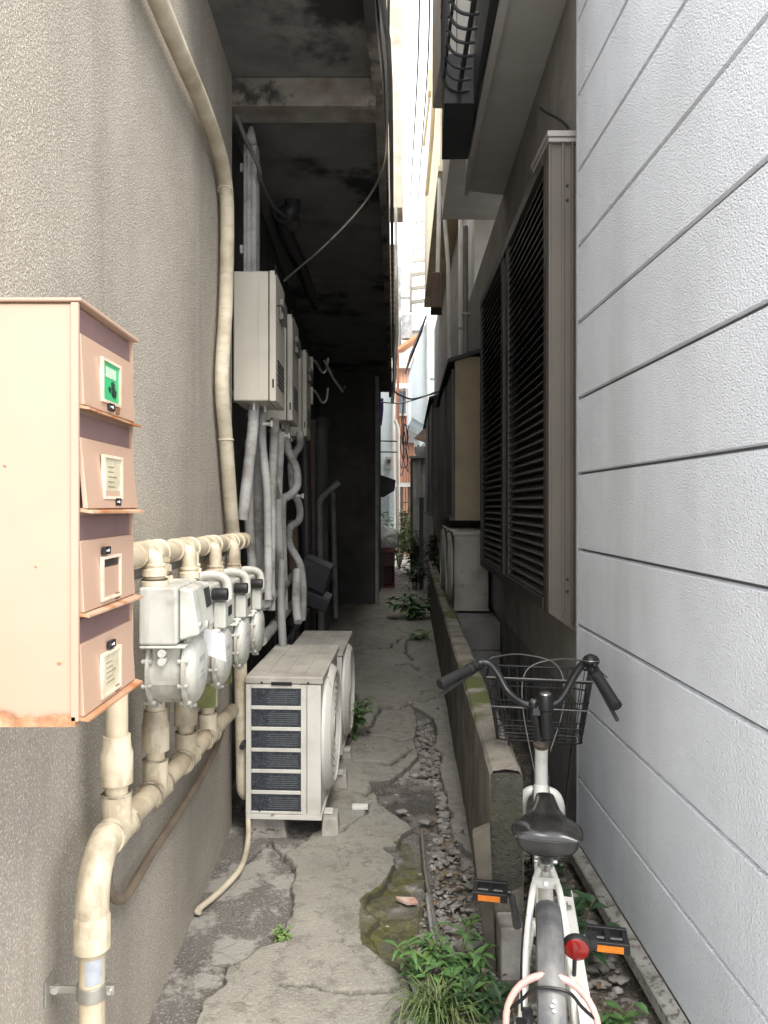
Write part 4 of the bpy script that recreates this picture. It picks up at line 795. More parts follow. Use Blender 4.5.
ins([P(297,570,4.7),P(296,600,4.6),P(298,622,4.5)],0.0253,'short pale insulated pipe dropping to the second outdoor unit')
ins([P(249,440,3.95),P(250,480,3.95),P(249,520,3.95),P(252,560,3.95),P(254,600,3.9)],0.0253,'pale insulated pipe just behind the free-ended white one')
ins([P(281,432,4.3),P(279,470,4.3),P(278,520,4.3),P(280,560,4.3),P(279,625,4.3)],0.0242,'greyish insulated pipe between the straight and zigzag ones')
ins([P(292,520,5.4),P(293,560,5.4),P(293,640,5.4)],0.0403,'brownish vertical pipe behind the zigzag and coiling pipes',wood_m)
ins([P(282,560,4.1),P(281,600,4.05),P(283,650,4.0)],0.0218,'short grey pipe dropping behind the near outdoor unit',greypipe)
for k,(y,z,sag) in enumerate(((3.75,.975,.0),(3.6,.815,-.03),(3.7,.62,-.02))):
    tag(obj('wall_rail_pipe',MB().tube([(-.50,y,z),(-.50,5,z+sag*.6),(-.49,6.2,z+sag)],.028 if k<2 else .02,10),greypipe if k<2 else darkpipe),['upper grey horizontal pipe behind the gas meter row','lower grey horizontal pipe behind the gas meter row','dark horizontal pipe lowest on the wall above the outdoor units'][k],'pipe')
for k,(px,py,Y) in enumerate(((268,424,3.7),(286,436,4.3),(300,496,4.8))):
    v=thing('stop_valve',['white tap valve under the nearest water heater','white tap valve under the second water heater','white tap valve beside the zigzag pipe'][k],'valve',P(px,py,Y),0,None,True)
    c=P(px,py,Y)
    obj('valve_body',MB().cyl(c+Vector((-.025,0,0)),c+Vector((.012,0,0)),.009,seg=10),whitewall,v); obj('handle',MB().box(c+Vector((.012,-.02,-.016)),c+Vector((.024,.02,.016))),whitewall,v,bevel=.004)
gp=thing('grey_standpipe','thick dark grey standpipe at the back of the recess','pipe',(-.5,8.2,0),0,None,True)
obj('pipe',MB().tube([P(321,420,8.6),P(321,640,8.6)],.085,16),mat('standpipe_grey',(.13,.13,.125),(.1,.1,.095),4,.6),gp); obj('collar',MB().cyl(P(321,418,8.6),P(321,428,8.6),.098),mat('standpipe_dark',(.08,.08,.08),None,4,.6),gp)
ins([P(339,482,8.0),P(330,490,8.0),P(320,500,8.0),P(319.5,520,8.0),P(320,560,8.0),P(321,635,8.0)],.036,'grey pipe with slanted top arm in front of the grey standpipe',greypipe,'vent_pipe',sub=3)
ins([P(333,492,9.4),P(334,540,9.4),P(335,580,9.4),P(336,618,9.4)],.033,'slim pale pipe right of the grey standpipe',greypipe,'drain_pipe')
ins([P(304,440,6.4),P(306,520,6.4),P(307,640,6.4)],.05,'dark square-shouldered pipe behind the coiling insulated pipe',darkpipe,'dark_pipe')
ins([P(312,420,7),P(312,640,7)],.035,'slim brown pipe left of the grey standpipe',wood_m,'brown_pipe')
pd=thing('pipe_duct','white plastic pipe cover channel above the nearest water heater','duct',(-.6,3.72,2.5),0,None,True)
a=P(247,270,3.75); 
obj('cover',MB().prism([(-.605,3.72),(-.545,3.72),(-.535,3.73),(-.535,3.80),(-.605,3.80)],2.56,3.20).add([(-.60,3.72,3.2),(-.54,3.72,3.2),(-.54,3.80,3.2),(-.60,3.80,3.2),(-.58,3.74,3.30),(-.56,3.74,3.30),(-.56,3.80,3.30),(-.58,3.80,3.30)],[(4,5,6,7),(0,1,5,4),(1,2,6,5),(2,3,7,6),(3,0,4,7)]),insul_m,pd,bevel=.008)
obj('rib',MB().box((-.585,3.712,2.57),(-.580,3.72,3.19)).box((-.562,3.712,2.57),(-.557,3.72,3.19)),insul_m,pd); obj('bracket',MB().box((-.625,3.75,3.08),(-.606,3.77,3.12)).box((-.625,3.75,2.68),(-.606,3.77,2.72)),bolt_m,pd)
tag(obj('black_hose',MB().tube([P(226,150,3.5),P(228,118,3.52),P(233,110,3.55),P(246,140,3.6),P(258,165,3.62),P(262,185,3.8),P(275,208,4.4),P(290,220,4.9)],.011,8,sub=5),mat('grey_hose',(.14,.135,.12),None,8,.6)),'thin grey hose arching beside the white pipe cover channel','hose')
# wall brackets
for k,(py,Y) in enumerate(((368,7.0),(398,7.0))):
    b=thing('pole_bracket',['upper thin white pole bracket behind the water heaters','lower thin white pole bracket behind the water heaters'][k],'bracket',P(315,py,Y),0,None,True)
    obj('arm',MB().tube([P(313,py-8,Y),P(316,py-6,Y),P(322,py+4,Y),P(326,py+2,Y),P(328,py-10,Y)],.012,6,sub=3),clamp_m,b); obj('mount',MB().box(P(310,py+3,Y)+Vector((-.02,0,-.03)),P(313,py-8,Y)+Vector((.0,.02,.03))),clamp_m,b)
tag(obj('diagonal_rod',MB().tube([P(324,360,6.9),P(333,378,6.9),P(343,392,6.9),P(345,386,6.9)],.012,6),clamp_m),'thin pale rod with hooked tip slanting from the upper pole bracket','rod')
# junk under pipes
jk=MB()
for k in range(9): jk.tube([(-.6+random.uniform(0,.08),3.3+k*.13,.42+random.uniform(-.1,.2)),(-.55+random.uniform(0,.08),3.9+k*.12,.55+random.uniform(-.15,.15)),(-.55,4.6+k*.1,.5+random.uniform(-.2,.3)),(-.55,5.4,.55+.03*k)],.013,8,sub=4)
tag(obj('hose_bundle',jk,darkpipe),'tangled bundle of dark hoses along the wall above the outdoor units','hoses')
db=tag(obj('dark_duct',MB().obox((-.42,6.2,.9),(.11,.02,-.05),(0,.25,0),(.03,0,.10)).obox((-.40,6.0,.72),(.10,0,-.04),(0,.2,0),(.02,0,.05)),blackp,bevel=.01),'angular black duct box at the back of the recess by the grey pipes','duct')
# ------------------------------------------------------------------ water heaters (local: x out of wall, y along wall)
def heater(label):
    t=thing('water_heater',label,'water heater',(0,0,0),0,'water heaters on the recess wall')
    obj('body',MB().box((0,0,0),(.165,.36,.60)),heater_m,t,bevel=.008)
    c=obj('front_cover',MB().box((.166,-.003,-.002),(.198,.363,.602)),heater_m,t,bevel=.006)
    obj('cover_seam',MB().box((.1625,-.0015,.0),(.1655,.361,.6005)),mat('seam_dark',(.12,.11,.09),None,9,.7),t)
    obj('side_crease',MB().box((.118,-.0025,.05),(.121,.001,.56)),heater_m,t)
    obj('slot',MB().box((.181,-.0045,.06),(.189,-.002,.10)),blackp,c)
    ex=obj('exhaust',MB().box((.199,.1,.40),(.222,.27,.5)),mat('exhaust_steel',(.2,.19,.17),None,9,.5),c,bevel=.006)
    mb=MB()
    for k in range(6): mb.box((.199,.05,.08+k*.022),(.2015,.31,.09+k*.022))
    obj('vent_slot',mb,blackp,c)
    obj('hook',MB().tube([(.19,.06,.45),(.215,.06,.455),(.22,.08,.44),(.22,.16,.43)],.004,6,sub=3).tube([(.196,-.002,.58),(.196,-.004,.625)],.004,6),blackp,t)
    obj('wall_bracket',MB().box((-.08,.06,.56),(.0,.30,.585)).box((-.08,.06,.03),(.0,.30,.055)),clamp_m,t)
    obj('port',MB().cyl((.08,.10,-.03),(.08,.10,.0),.018,seg=12).cyl((.12,.2,-.03),(.12,.2,0),.015,seg=12),bolt_m,t)
    return t
h1=heater('nearest cream water heater, hung beneath the white pipe cover channel'); h1.location=(-.622,3.54,1.93)
dup(h1,(-.625,4.35,1.93),0,'middle cream water heater, half hidden behind the nearest one')
dup(h1,(-.625,5.35,1.93),0,'farthest cream water heater, next to the pole brackets')
ACM,ACT=ac_m,ac_top
# ------------------------------------------------------------------ outdoor units
def outdoor(label,L_=.75,D=.33,H=.615,variant=0,group='outdoor air conditioner units'):
    t=thing('outdoor_unit',label,'air conditioner',(0,0,0),0,group)
    # local: x depth (fan at +x), y length away from the near end, z up
    ac_m,ac_top=(ACM,ACT) if variant==0 else (ac_old,ac_old)
    obj('body',MB().box((.006,.012,.02),(D-.008,L_-.006,H-.03)),ac_m,t,bevel=.006)
    obj('top_panel',MB().box((-.004,-.004,H-.034),(D+.004,L_+.004,H)),ac_top,t,bevel=.008)
    mb=MB()
    for k in range(3): mb.box((D*(.25+.25*k)-.004,.03,H-.0005),(D*(.25+.25*k)+.004,L_-.03,H+.004))
    obj('top_rib',mb,ac_top,t,bevel=.002)
    if variant==0:
        obj('coil',MB().box((.024,.004,.03),(.245,.0115,H-.05)),coil_m,t)
        g_=MB().box((.0,-.0,.022),(.022,.011,H-.036)).box((.238,-.0,.022),(D-.006,.011,H-.036))
        n=6; zs=[.024+i*((H-.07)/n) for i in range(n+1)]
        for i,z in enumerate(zs): g_.box((.0225,.0005,z-(.006 if i else .0)),(.2375,.011,z+(.010 if i not in(0,n) else .012)))
        obj('side_grille',g_,ac_m,t,bevel=.002)
        mb=MB()
        for k in range(n):
            for q in range(6): mb.box((.09+.01*(q%2),.0025,zs[k]+.022+q*.009),(.225,.0045,zs[k]+.0245+q*.009))
        obj('coil_pipe',mb,mat('coil_line',(.12,.13,.14),None,20,.5),t)
        obj('handle_slot',MB().box((.11,-.0055,H-.038),(.20,-.001,H-.022)),blackp,t,bevel=.004)
        obj('screw',MB().cyl((.07,-.006,H-.026),(.07,-.002,H-.026),.005,seg=8).cyl((.27,-.006,H-.026),(.27,-.002,H-.026),.005,seg=8).cyl((.06,-.003,.04),(.06,.001,.04),.005,seg=8),blackp,t)
        obj('panel_seam',MB().box((.262,-.002,.03),(.266,.001,H-.04)),mat('seam_grey',(.25,.245,.22),None,9,.6),t)
    else:
        obj('service_cover',MB().box((.10,-.012,.05),(D-.01,.011,H-.05)).box((.15,-.026,.10),(D-.05,-.0125,.34)),ac_m,t,bevel=.008)
        obj('coil',MB().box((.0,.03,.04),(.0055,L_-.03,H-.05)),coil_m,t)
        obj('valve_cap',MB().cyl((.2,-.04,.12),(.2,-.02,.12),.014,seg=10).cyl((.14,-.04,.09),(.14,-.02,.09),.012,seg=10),bolt_m,t)
    # fan face
    fc=(D-.006,L_*.42,H*.52); R_=H*.415
    fp=obj('fan_panel',MB().lathe((D-.009,fc[1],fc[2]),(D+.030,fc[1],fc[2]),[(0,R_+.03),(.35,R_+.028),(.8,R_+.012),(1,R_),(1,R_-.012),(.2,R_-.014)],48),ac_m,t)
    obj('fan_well',MB().lathe((D-.0075,fc[1],fc[2]),(D-.004,fc[1],fc[2]),[(0,0),(0,R_),(1,R_),(1,0)],40),fanwell,t)
    mb=MB()
    for k in range(7): mb.ring((D+.022,fc[1],fc[2]),(1,0,0),R_*(.2+.125*k),.0026,44,5)
    for k in range(20):
        a=2*math.pi*k/20; mb.tube([(D+.020,fc[1]+R_*.15*math.cos(a),fc[2]+R_*.15*math.sin(a)),(D+.020,fc[1]+(R_-.006)*math.cos(a),fc[2]+(R_-.006)*math.sin(a))],.0022,5)
    mb.cyl((D+.017,fc[1],fc[2]),(D+.026,fc[1],fc[2]),R_*.17,seg=24)
    obj('fan_grille',mb,ac_m,t)
    mb=MB()
    for k in range(3):
        a=2*math.pi*k/3; mb.add([(D+.0,fc[1]+.03*math.cos(a),fc[2]+.03*math.sin(a)),(D+.012,fc[1]+R_*.88*math.cos(a-.35),fc[2]+R_*.88*math.sin(a-.35)),(D+.002,fc[1]+R_*.88*math.cos(a+.5),fc[2]+R_*.88*math.sin(a+.5))],[(0,1,2)])
    obj('fan_blade',mb,blackp,t)
    obj('base_pan',MB().box((.0,.0,.0),(D-.002,L_,.022)),ac_m,t,bevel=.003)
    mb=MB()
    for y in (.10,L_-.16): mb.box((-.025,y,-.012),(D+.035,y+.05,-.0005))
    obj('foot_rail',mb,ac_m,t,bevel=.002)
    return t
AZ=R(-3.2)
a1=outdoor('near white outdoor unit with open side grille, in front of the other on the left'); a1.location=(-.525,3.30,.100); a1.rotation_euler.z=AZ
dup(a1,(-.445,4.24,.075),AZ,'farther white outdoor unit, behind the near one on the left',scale=(.93,.9,.93))
a3=outdoor('near white outdoor unit behind the low wall, below the cream bay',.78,.29,.64,1); a3.location=(1.02,6.98,.592); a3.rotation_euler.z=R(180-3)
# its service end faces the camera: turn so that the fan looks at the alley
a4=dup(a3,(1.075,8.1,.592),R(180-3),'farther white outdoor unit behind the low wall, deeper under the bay')
def ublock(x,y,w,d,h,label): return tag(obj('foot_block',MB().add([(x-w,y-d,-.03),(x+w,y-d,-.03),(x+w,y+d,-.03),(x-w,y+d,-.03),(x-w*.78,y-d*.8,h),(x+w*.78,y-d*.8,h),(x+w*.78,y+d*.8,h),(x-w*.78,y+d*.8,h)],[(0,3,2,1),(4,5,6,7),(0,1,5,4),(1,2,6,5),(2,3,7,6),(3,0,4,7)]),concblock,bevel=.005),label,'block','concrete blocks under the outdoor units')
ublock(-.165,3.40,.042,.07,.085,'pale concrete foot block at the near outer corner of the near outdoor unit')
ublock(-.145,3.93,.045,.06,.085,'pale concrete foot block under the far fan corner of near outdoor unit')
ublock(-.44,3.42,.09,.07,.085,'low concrete foot block against the wall under the near outdoor unit')
ublock(-.46,3.93,.06,.06,.085,'concrete foot block at the wall, far end of near outdoor unit')
ublock(-.13,4.36,.04,.05,.072,'concrete foot block under near fan corner of farther outdoor unit')
ublock(-.39,4.36,.05,.05,.072,'concrete foot block by the wall under farther outdoor unit')
ublock(-.10,4.80,.04,.05,.072,'concrete foot block at far fan end of farther outdoor unit')
ublock(-.37,4.80,.05,.05,.072,'concrete foot block at wall-side far end of farther outdoor unit')
# conduit lying on the rubble, and debris
tag(obj('ground_conduit',MB().tube([(.235,3.35,.03),(.225,3.0,.025),(.228,2.7,.02),(.235,2.45,.015)],.0085,10,sub=3),clamp_m),'longer thin steel conduit lying on the rubble beside the path','conduit')
tag(obj('ground_conduit',MB().tube([(.216,2.82,.02),(.214,2.6,.018),(.218,2.5,.012)],.007,10,sub=3),greypipe),'shorter grey conduit lying left of the steel one on rubble','conduit')
tag(obj('tile_shard',MB().ext([(.10,2.80,.012),(.17,2.79,.014),(.18,2.76,.014),(.14,2.755,.013),(.115,2.78,.012)],(0,.0,.012)),tile_red,bevel=.002),'broken red and white tile shard lying on the mossy patch','tile shard')
for k,(x,y,s,sd) in enumerate(((.335,2.52,.04,3),(.30,2.60,.028,5),(.27,3.5,.026,7),(.16,3.62,.02,9),(.27,4.1,.04,11),(.18,2.30,.05,13))):
    tag(obj('stone',MB().blob((x,y,s*.25),(s*1.3,s,s*.55),sd,2,.35),stone_m,sharp=60),['angular stone against the wooden stake','small stone on the rubble left of the wooden stake','flat stone on the rubble left of the low wall foot','small flat stone on the dark broken patch','largest broken chunk on the rubble strip','pale stone at the edge of the grassy plant'][k],'stone')
tag(obj('mortar_chip',MB().box((-.075,3.60,.02),(.0,3.64,.036)),whitewall,bevel=.003),'thin white chip lying beside the foot block of the near unit','chip')
# ------------------------------------------------------------------ bicycle (local: x forward, y left, z up, origin under the rear axle)
BK=thing('bicycle','white small-wheeled city bicycle with black saddle and wire basket leaning by the siding','bicycle',(.408,1.73,0),math.atan2(.98,.2))
WR=.255
def wheel(x,z=WR):
    h=obj('wheel',MB().cyl((x,-.03,z),(x,.03,z),.018,seg=14).cyl((x,-.045,z),(x,.045,z),.008,seg=10),chrome,BK)
    obj('tyre',MB().ring((x,0,z),(0,1,0),WR-.022,.022,56,12),rubber,h)
    obj('rim',MB().ring((x,0,z),(0,1,0),WR-.05,.011,48,8),chrome,h)
    mb=MB()
    for k in range(20):
        a=2*math.pi*k/20; s=.022*(1 if k%2 else -1); b_=a+(.5 if (k//2)%2 else -.5)
        mb.tube([(x+.016*math.cos(b_),s,z+.016*math.sin(b_)),(x+(WR-.052)*math.cos(a),0,z+(WR-.052)*math.sin(a))],.0012,4)
    obj('spoke',mb,chrome,h)
wheel(0); wheel(.97)
fz=WR
def fender(x,a0,a1,name):
    n=26; vs=[];fs=[]; prof=[(-.030,-.016),(-.027,-.004),(-.016,.004),(0,.007),(.016,.004),(.027,-.004),(.030,-.016)]
    for i in range(n+1):
        a=R(a0+(a1-a0)*i/n)
        for y,d in prof: rr=WR+.012+d; vs.append((x+rr*math.cos(a),y,fz+rr*math.sin(a)))
    m=len(prof)
    for i in range(n):
        for j in range(m-1): fs.append((i*m+j,i*m+j+1,(i+1)*m+j+1,(i+1)*m+j))
    return obj(name,MB().add(vs,fs),fender_m,BK)
f1=fender(0,48,200,'rear_fender'); fender(.97,35,170,'front_fender')
mb=MB()
for k in range(3):
    a=R(134); rr=WR+.021; c=Vector((rr*math.cos(a+.03*k),-.004+.004*(k%2),fz+rr*math.sin(a+.03*k))); mb.blob(c,(.005,.004,.002),k,2,.0)
obj('fender_mark',mb,whitepaper,f1)
# frame
fr=obj('frame',MB().tube([(.875,0,.50),(.80,0,.455),(.65,0,.40),(.50,0,.345),(.40,0,.315)],.026,14,sub=4).tube([(.42,0,.27),(.335,0,.44),(.31,0,.50)],.0175,14).tube([(.42,-.035,.27),(.42,.035,.27)],.024,14)
   .tube([(.43,.034,.28),(.25,.05,.265),(.0,.062,.255)],.0105,10,sub=3).tube([(.43,-.034,.28),(.25,-.05,.265),(.0,-.062,.255)],.0105,10,sub=3),bikewhite,BK)
mb=MB()
for s in (-1,1): mb.tube([(.318,s*.014,.49),(.27,s*.026,.475),(.22,s*.036,.455),(.12,s*.052,.36),(.0,s*.062,.255)],.0085,10,sub=4)
mb.obox((.262,0,.472),(.006,0,.002),(0,.034,0),(-.002,0,.010))
obj('seat_stay',mb,bikewhite,BK)
obj('stay_bolt',MB().cyl((.255,0,.474),(.245,0,.478),.006,seg=10),chrome,fr)
obj('seat_clamp',MB().lathe((.314,0,.492),(.305,0,.515),[(0,.021),(1,.021)],16).tube([(.315,-.03,.505),(.305,.03,.508)],.006,8),chrome,BK,bevel=.001)
obj('seat_post',MB().tube([(.31,0,.50),(.255,0,.645)],.0135,14),mat('black_post_metal',(.03,.03,.03),None,9,.35),BK)
sdl=[]
def saddle():
    # cross sections along x from tail (wide) to nose
    secs=[(.118,.060,.645,.034),(.124,.077,.660,.046),(.145,.084,.668,.052),(.185,.082,.668,.050),(.225,.069,.662,.046),(.258,.050,.658,.042),(.29,.036,.660,.038),(.33,.028,.666,.034),(.37,.024,.668,.03),(.388,.015,.662,.018)]
    n=20; vs=[];fs=[]
    for x,w,zt,h in secs:
        for k in range(n):
            a=2*math.pi*k/n; c=math.cos(a); s=math.sin(a)
            y=w*abs(c)**.75*(1 if c>=0 else -1)
            if s>=0: z=zt-(.017*(abs(y)/w)**2.2)*(w/.1) - (.006*max(0,1-abs(y)/.02) if x<.3 else 0)
            else: z=zt-.012-h*abs(s)**.6
            vs.append((x,y,z))
    for i in range(len(secs)-1):
        for k in range(n): k2=(k+1)%n; fs.append((i*n+k,i*n+k2,(i+1)*n+k2,(i+1)*n+k))
    fs.append(tuple(range(n))[::-1]); fs.append(tuple(range((len(secs)-1)*n,len(secs)*n)))
    return MB().add(vs,fs)
SD=obj('saddle',saddle(),saddle_m,BK,sharp=75)
sub=SD.modifiers.new('sub','SUBSURF'); sub.levels=2; sub.render_levels=2
def seamz(sg): return [(.122,sg*.063,.642),(.126,sg*.078,.646),(.147,sg*.0845,.648),(.187,sg*.0825,.650),(.226,sg*.0695,.647),(.259,sg*.0505,.645),(.29,sg*.037,.646)]
obj('saddle_seam',MB().tube(seamz(1)[::-1]+[(.1175,.03,.640),(.1175,-.03,.640)]+seamz(-1),.0024,6,sub=4),saddle_m,SD)
for s in (1,-1): obj('saddle_rail',MB().tube([(.15,s*.03,.60),(.2,s*.02,.612),(.3,s*.02,.62)],.004,6,sub=3),chrome,SD)
# head, fork, stem
obj('head_tube',MB().lathe((.885,0,.475),(.825,0,.655),[(0,.022),(.06,.024),(.1,.0215),(.9,.0215),(.94,.023),(1,.023)],18),bikewhite,BK)
obj('head_badge',MB().obox((.826,0,.600),(.003,0,.001),(0,.010,0),(-.003,0,.009)),greypipe,BK,bevel=.002)
obj('headset',MB().lathe((.826,0,.652),(.818,0,.678),[(0,.025),(.3,.027),(.6,.027),(.65,.022),(1,.02)],20),mat('brown_headset',(.1,.075,.06),None,9,.4),BK)
mb=MB()
for s in (-1,1): mb.tube([(.892,0,.475),(.884,s*.022,.485),(.878,s*.048,.475),(.884,s*.062,.44),(.91,s*.064,.38),(.945,s*.06,.31),(.97,s*.055,.255)],.016,12,sub=5)
obj('fork',mb,bikewhite,BK)
st_=obj('stem',MB().tube([(.824,.006,.672),(.812,.016,.742),(.806,.024,.775)],[.019,.017,.016],14).obox((.812,0,.775),(.022,0,-.004),(0,.030,0),(.003,0,.018)).cyl((.802,.026,.790),(.798,.026,.806),.0165,.014),blackp,BK,bevel=.003)
obj('stem_bolt',MB().cyl((.798,.026,.8055),(.797,.026,.812),.009,seg=6),chrome,st_)
obj('front_light',MB().lathe((.80,-.018,.69),(.788,-.012,.835),[(0,.018),(.3,.02),(.62,.02),(.66,.024),(.96,.025),(1,.022),(1,0)],18),blackp,BK)
obj('light_cap',MB().lathe((.788,-.012,.835),(.7877,-.012,.839),[(0,.019),(1,.016),(1,0)],16),chrome,BK)
th=R(-23); cx0=.822
def st(x,y,z):                                        # handlebar turned a little to the right
    dx=x-cx0; return (cx0+dx*math.cos(th)-y*math.sin(th), dx*math.sin(th)+y*math.cos(th), z)
HB=[(.815,0,.787),(.815,.05,.787),(.822,.10,.795),(.84,.145,.835),(.85,.18,.88),(.845,.215,.905),(.815,.245,.905),(.78,.265,.900),(.67,.305,.88)]
def loc(px,py,Y):
    p=P(px,py,Y)-Vector((.408,1.73,0)); return Vector((p.x*.2+p.y*.98,-p.x*.98+p.y*.2,p.z))
LG0,LG1=loc(472,668,2.6),loc(440,684,2.48); RG0,RG1=loc(596,674,2.45),loc(617,707,2.33)
pts=[RG1,RG0,loc(590,666,2.48),loc(583,664,2.50),loc(573,678,2.51),loc(565,693,2.51),loc(556,703,2.51),loc(540,706,2.52),loc(522,703,2.54),loc(508,692,2.58),loc(498,674,2.61),loc(490,664,2.62),loc(481,663,2.62),LG0,LG1]
hb=obj('handlebar',MB().tube(pts,.0125,12,sub=5),mat('black_bar',(.016,.016,.017),(.012,.012,.013),9,.3),BK)
for s in (1,-1):
    p0,p1=(LG0,LG1) if s>0 else (RG0,RG1)
    obj('grip',MB().lathe(p0,p1,[(0,.016),(.04,.019),(.1,.019),(.12,.0165)]+[(.15+.09*k+e,.0165 if e else .0178) for k in range(8) for e in (0,.045)]+[(.93,.0185),(.98,.018),(1,.013),(1,0)],16),rubber,hb)
    d=(p1-p0); q0=p0-d*.16; sd_=Vector((0,s,0))
    obj('brake_lever',MB().tube([q0,q0+d*.1+Vector((.022,0,-.018)),p0+d*.3+Vector((.03,0,-.026)),p0+d*.65+Vector((.03,0,-.034)),p0+d*1.05+Vector((.018,0,-.040))],[.008,.009,.008,.007,.006],8,sub=4),mat('lever_grey',(.06,.06,.063),None,9,.35),hb)
    obj('lever_clamp',MB().lathe(p0-d*.3,p0-d*.02,[(0,.016),(.2,.019),(.8,.019),(1,.016)],14),blackp,hb)
bc=loc(591,659,2.47)
bl=obj('bell',MB().lathe(bc+Vector((0,0,-.026)),bc+Vector((.004,0,.016)),[(0,.012),(.1,.02),(.35,.027),(.6,.027),(.85,.019),(1,.004),(1,0)],20),blackp,hb); obj('bell_lever',MB().blob(bc+Vector((-.034,-.008,-.012)),(.012,.008,.006),3,2,0),blackp,bl); obj('bell_shine',MB().ring(bc+Vector((0,0,-.005)),(0.1,0,1),.0268,.0016,24,5),chrome,bl)
mb=MB()
mb.tube([st(.85,.20,.905),(.93,.16,.92),(1.0,.06,.92),(1.02,-.06,.88),(.98,-.08,.76),(.93,-.03,.6)],.0028,6,sub=6).tube([st(.84,-.21,.905),(.94,-.15,.915),(1.0,-.04,.905),(1.0,.05,.86),(.96,.06,.74),(.86,.02,.55)],.0028,6,sub=6)
obj('brake_cable',mb,wirelite,BK)
# basket
bx0,bx1=.935,1.17
def bk(u,v,t):                                       # u 0..1 front-back, v -1..1 left-right, t 0 bottom 1 top
    x=(bx0+.02*(1-t))+( (bx1-bx0)-.05*(1-t))*u; y=v*(.145+.035*t)+.006; z=.628+.215*t; return Vector((x,y,z))
mb=MB()
for t,rr in ((1,.0042),(.66,.0026),(.33,.0022),(0,.0032)):
    lp=[bk(0,-1,t),bk(0,1,t),bk(1,1,t),bk(1,-1,t)]
    q=[]
    for i in range(4):
        a,b_=lp[i],lp[(i+1)%4]; q+=[a.lerp(b_,.08),a.lerp(b_,.5),a.lerp(b_,.92)]
    mb.tube(q,rr,6,closed=True)
n=11
for i in range(n+1):
    v=-1+2*i/n; 
    for u in (0,1): mb.tube([bk(u,v*.95,1),bk(u,v*.95,0)],.0016,5)
    mb.tube([bk(0,v*.95,0),bk(1,v*.95,0)],.0016,5)
for i in range(1,8):
    u=i/8
    for v in (-1,1): mb.tube([bk(u,v,1),bk(u,v,0)],.0016,5)
    if i%2==0: mb.tube([bk(u,-1,0),bk(u,1,0)],.0016,5)
for t in (.12,.24): mb.tube([bk(0,-.95,t),bk(0,.95,t)],.0016,5)
bas=obj('basket',mb,wire_m,BK); obj('basket_rim',MB().tube([bk(0,-1,1)+Vector((-.002,0,.006)),bk(0,1,1)+Vector((-.002,0,.006))],.0032,6).tube([bk(0,-1,.55)+Vector((-.004,0,0)),bk(0,1,.55)+Vector((-.004,0,0))],.003,6),wirelite,bas)
obj('basket_bracket',MB().box((.85,-.03,.618),(.96,.03,.625)).tube([(.97,.07,.26),(.985,.09,.45),(1.0,.11,.625)],.004,6).tube([(.97,-.07,.26),(.985,-.09,.45),(1.0,-.11,.625)],.004,6),wire_m,BK)
# drive side
mb=MB()
mb.add([],[])
cg=obj('chain_guard',MB().ext([(.53,-.052,.30),(.50,-.052,.335),(.40,-.052,.345),(.0,-.070,.302),(-.06,-.074,.29),(-.06,-.074,.262),(.0,-.070,.262),(.40,-.052,.295)],(0,-.006,0)).box((-.06,-.082,.255),(.30,-.060,.262)) if False else MB().add([(.46,-.050,.345),(.46,-.078,.345),(-.10,-.100,.300),(-.10,-.068,.300),(.46,-.050,.335),(.46,-.078,.335),(-.10,-.100,.290),(-.10,-.068,.290),],[(0,1,2,3),(4,7,6,5),(0,4,5,1),(1,5,6,2),(2,6,7,3),(3,7,4,0)]).add([(.50,-.079,.345),(-.10,-.101,.300),(-.10,-.101,.225),(.50,-.079,.225),(.50,-.076,.345),(-.10,-.098,.300),(-.10,-.098,.225),(.50,-.076,.225)],[(0,1,2,3),(4,7,6,5),(0,4,5,1),(1,5,6,2),(2,6,7,3),(3,7,4,0)]),bikewhite,BK,bevel=.003)
obj('guard_screw',MB().cyl((.40,-.066,.342),(.398,-.066,.349),.006,seg=10).cyl((.06,-.08,.314),(.06,-.08,.321),.006,seg=10),chrome,cg)
obj('chainring',MB().lathe((.42,-.060,.27),(.42,-.063,.27),[(0,0),(0,.075),(1,.075),(1,0)],36),chrome,BK)
for s,dx in ((1,.145),(-1,-.135)):
    c=obj('crank',MB().tube([(.42,s*.075,.27),(.42+dx*.5,s*.083,.272),(.42+dx,s*.092,.275+(.045 if s<0 else 0))],[.013,.011,.010],10),mat('crank_dark',(.06,.06,.06),None,9,.4),BK)
    x=.42+dx; dz=.045 if s<0 else 0; pc_=Vector((x,s*.150,.285))
    a_,b_=min(s*.104,s*.206),max(s*.104,s*.206); z=.287+dz
    mb=MB().cyl((x,s*.092,z),(x,s*.205,z),.008,seg=10).box((x-.042,a_,z-.013),(x-.030,b_,z+.013)).box((x+.030,a_,z-.013),(x+.042,b_,z+.013))
    for u in (.111,.154,.199): mb.box((x-.0295,min(s*(u-.007),s*(u+.007)),z-.011),(x+.0295,max(s*(u-.007),s*(u+.007)),z+.011))
    p=obj('pedal',mb,blackp,c,bevel=.002)
    obj('pedal_reflector',MB().box((x-.045,min(s*.125,s*.19),z-.010),(x-.0425,max(s*.125,s*.19),z+.006)),orangeref,p)
rr=obj('rear_reflector',MB().lathe((-.018,-.058,.478),(-.034,-.058,.475),[(0,.026),(.2,.030),(.8,.030),(.85,.027),(1,.026),(1,0)],28),blackp,BK)
obj('reflector_lens',MB().lathe((-.0335,-.058,.475),(-.0375,-.058,.4745),[(0,.0265),(.6,.0255),(1,.022),(1,0)],28),redref,rr); obj('reflector_arm',MB().tube([(-.018,-.058,.478),(.05,-.060,.45),(.09,-.06,.345)],.005,8).obox((.01,-.092,.478),(.02,0,0),(0,.012,0),(0,0,.008)),blackp,rr)
obj('stand',MB().tube([(.03,.07,.25),(.0,.09,.12),(-.03,.11,.005)],.008,8).tube([(.03,.072,.252),(.12,.075,.26)],.006,8),chrome,BK)
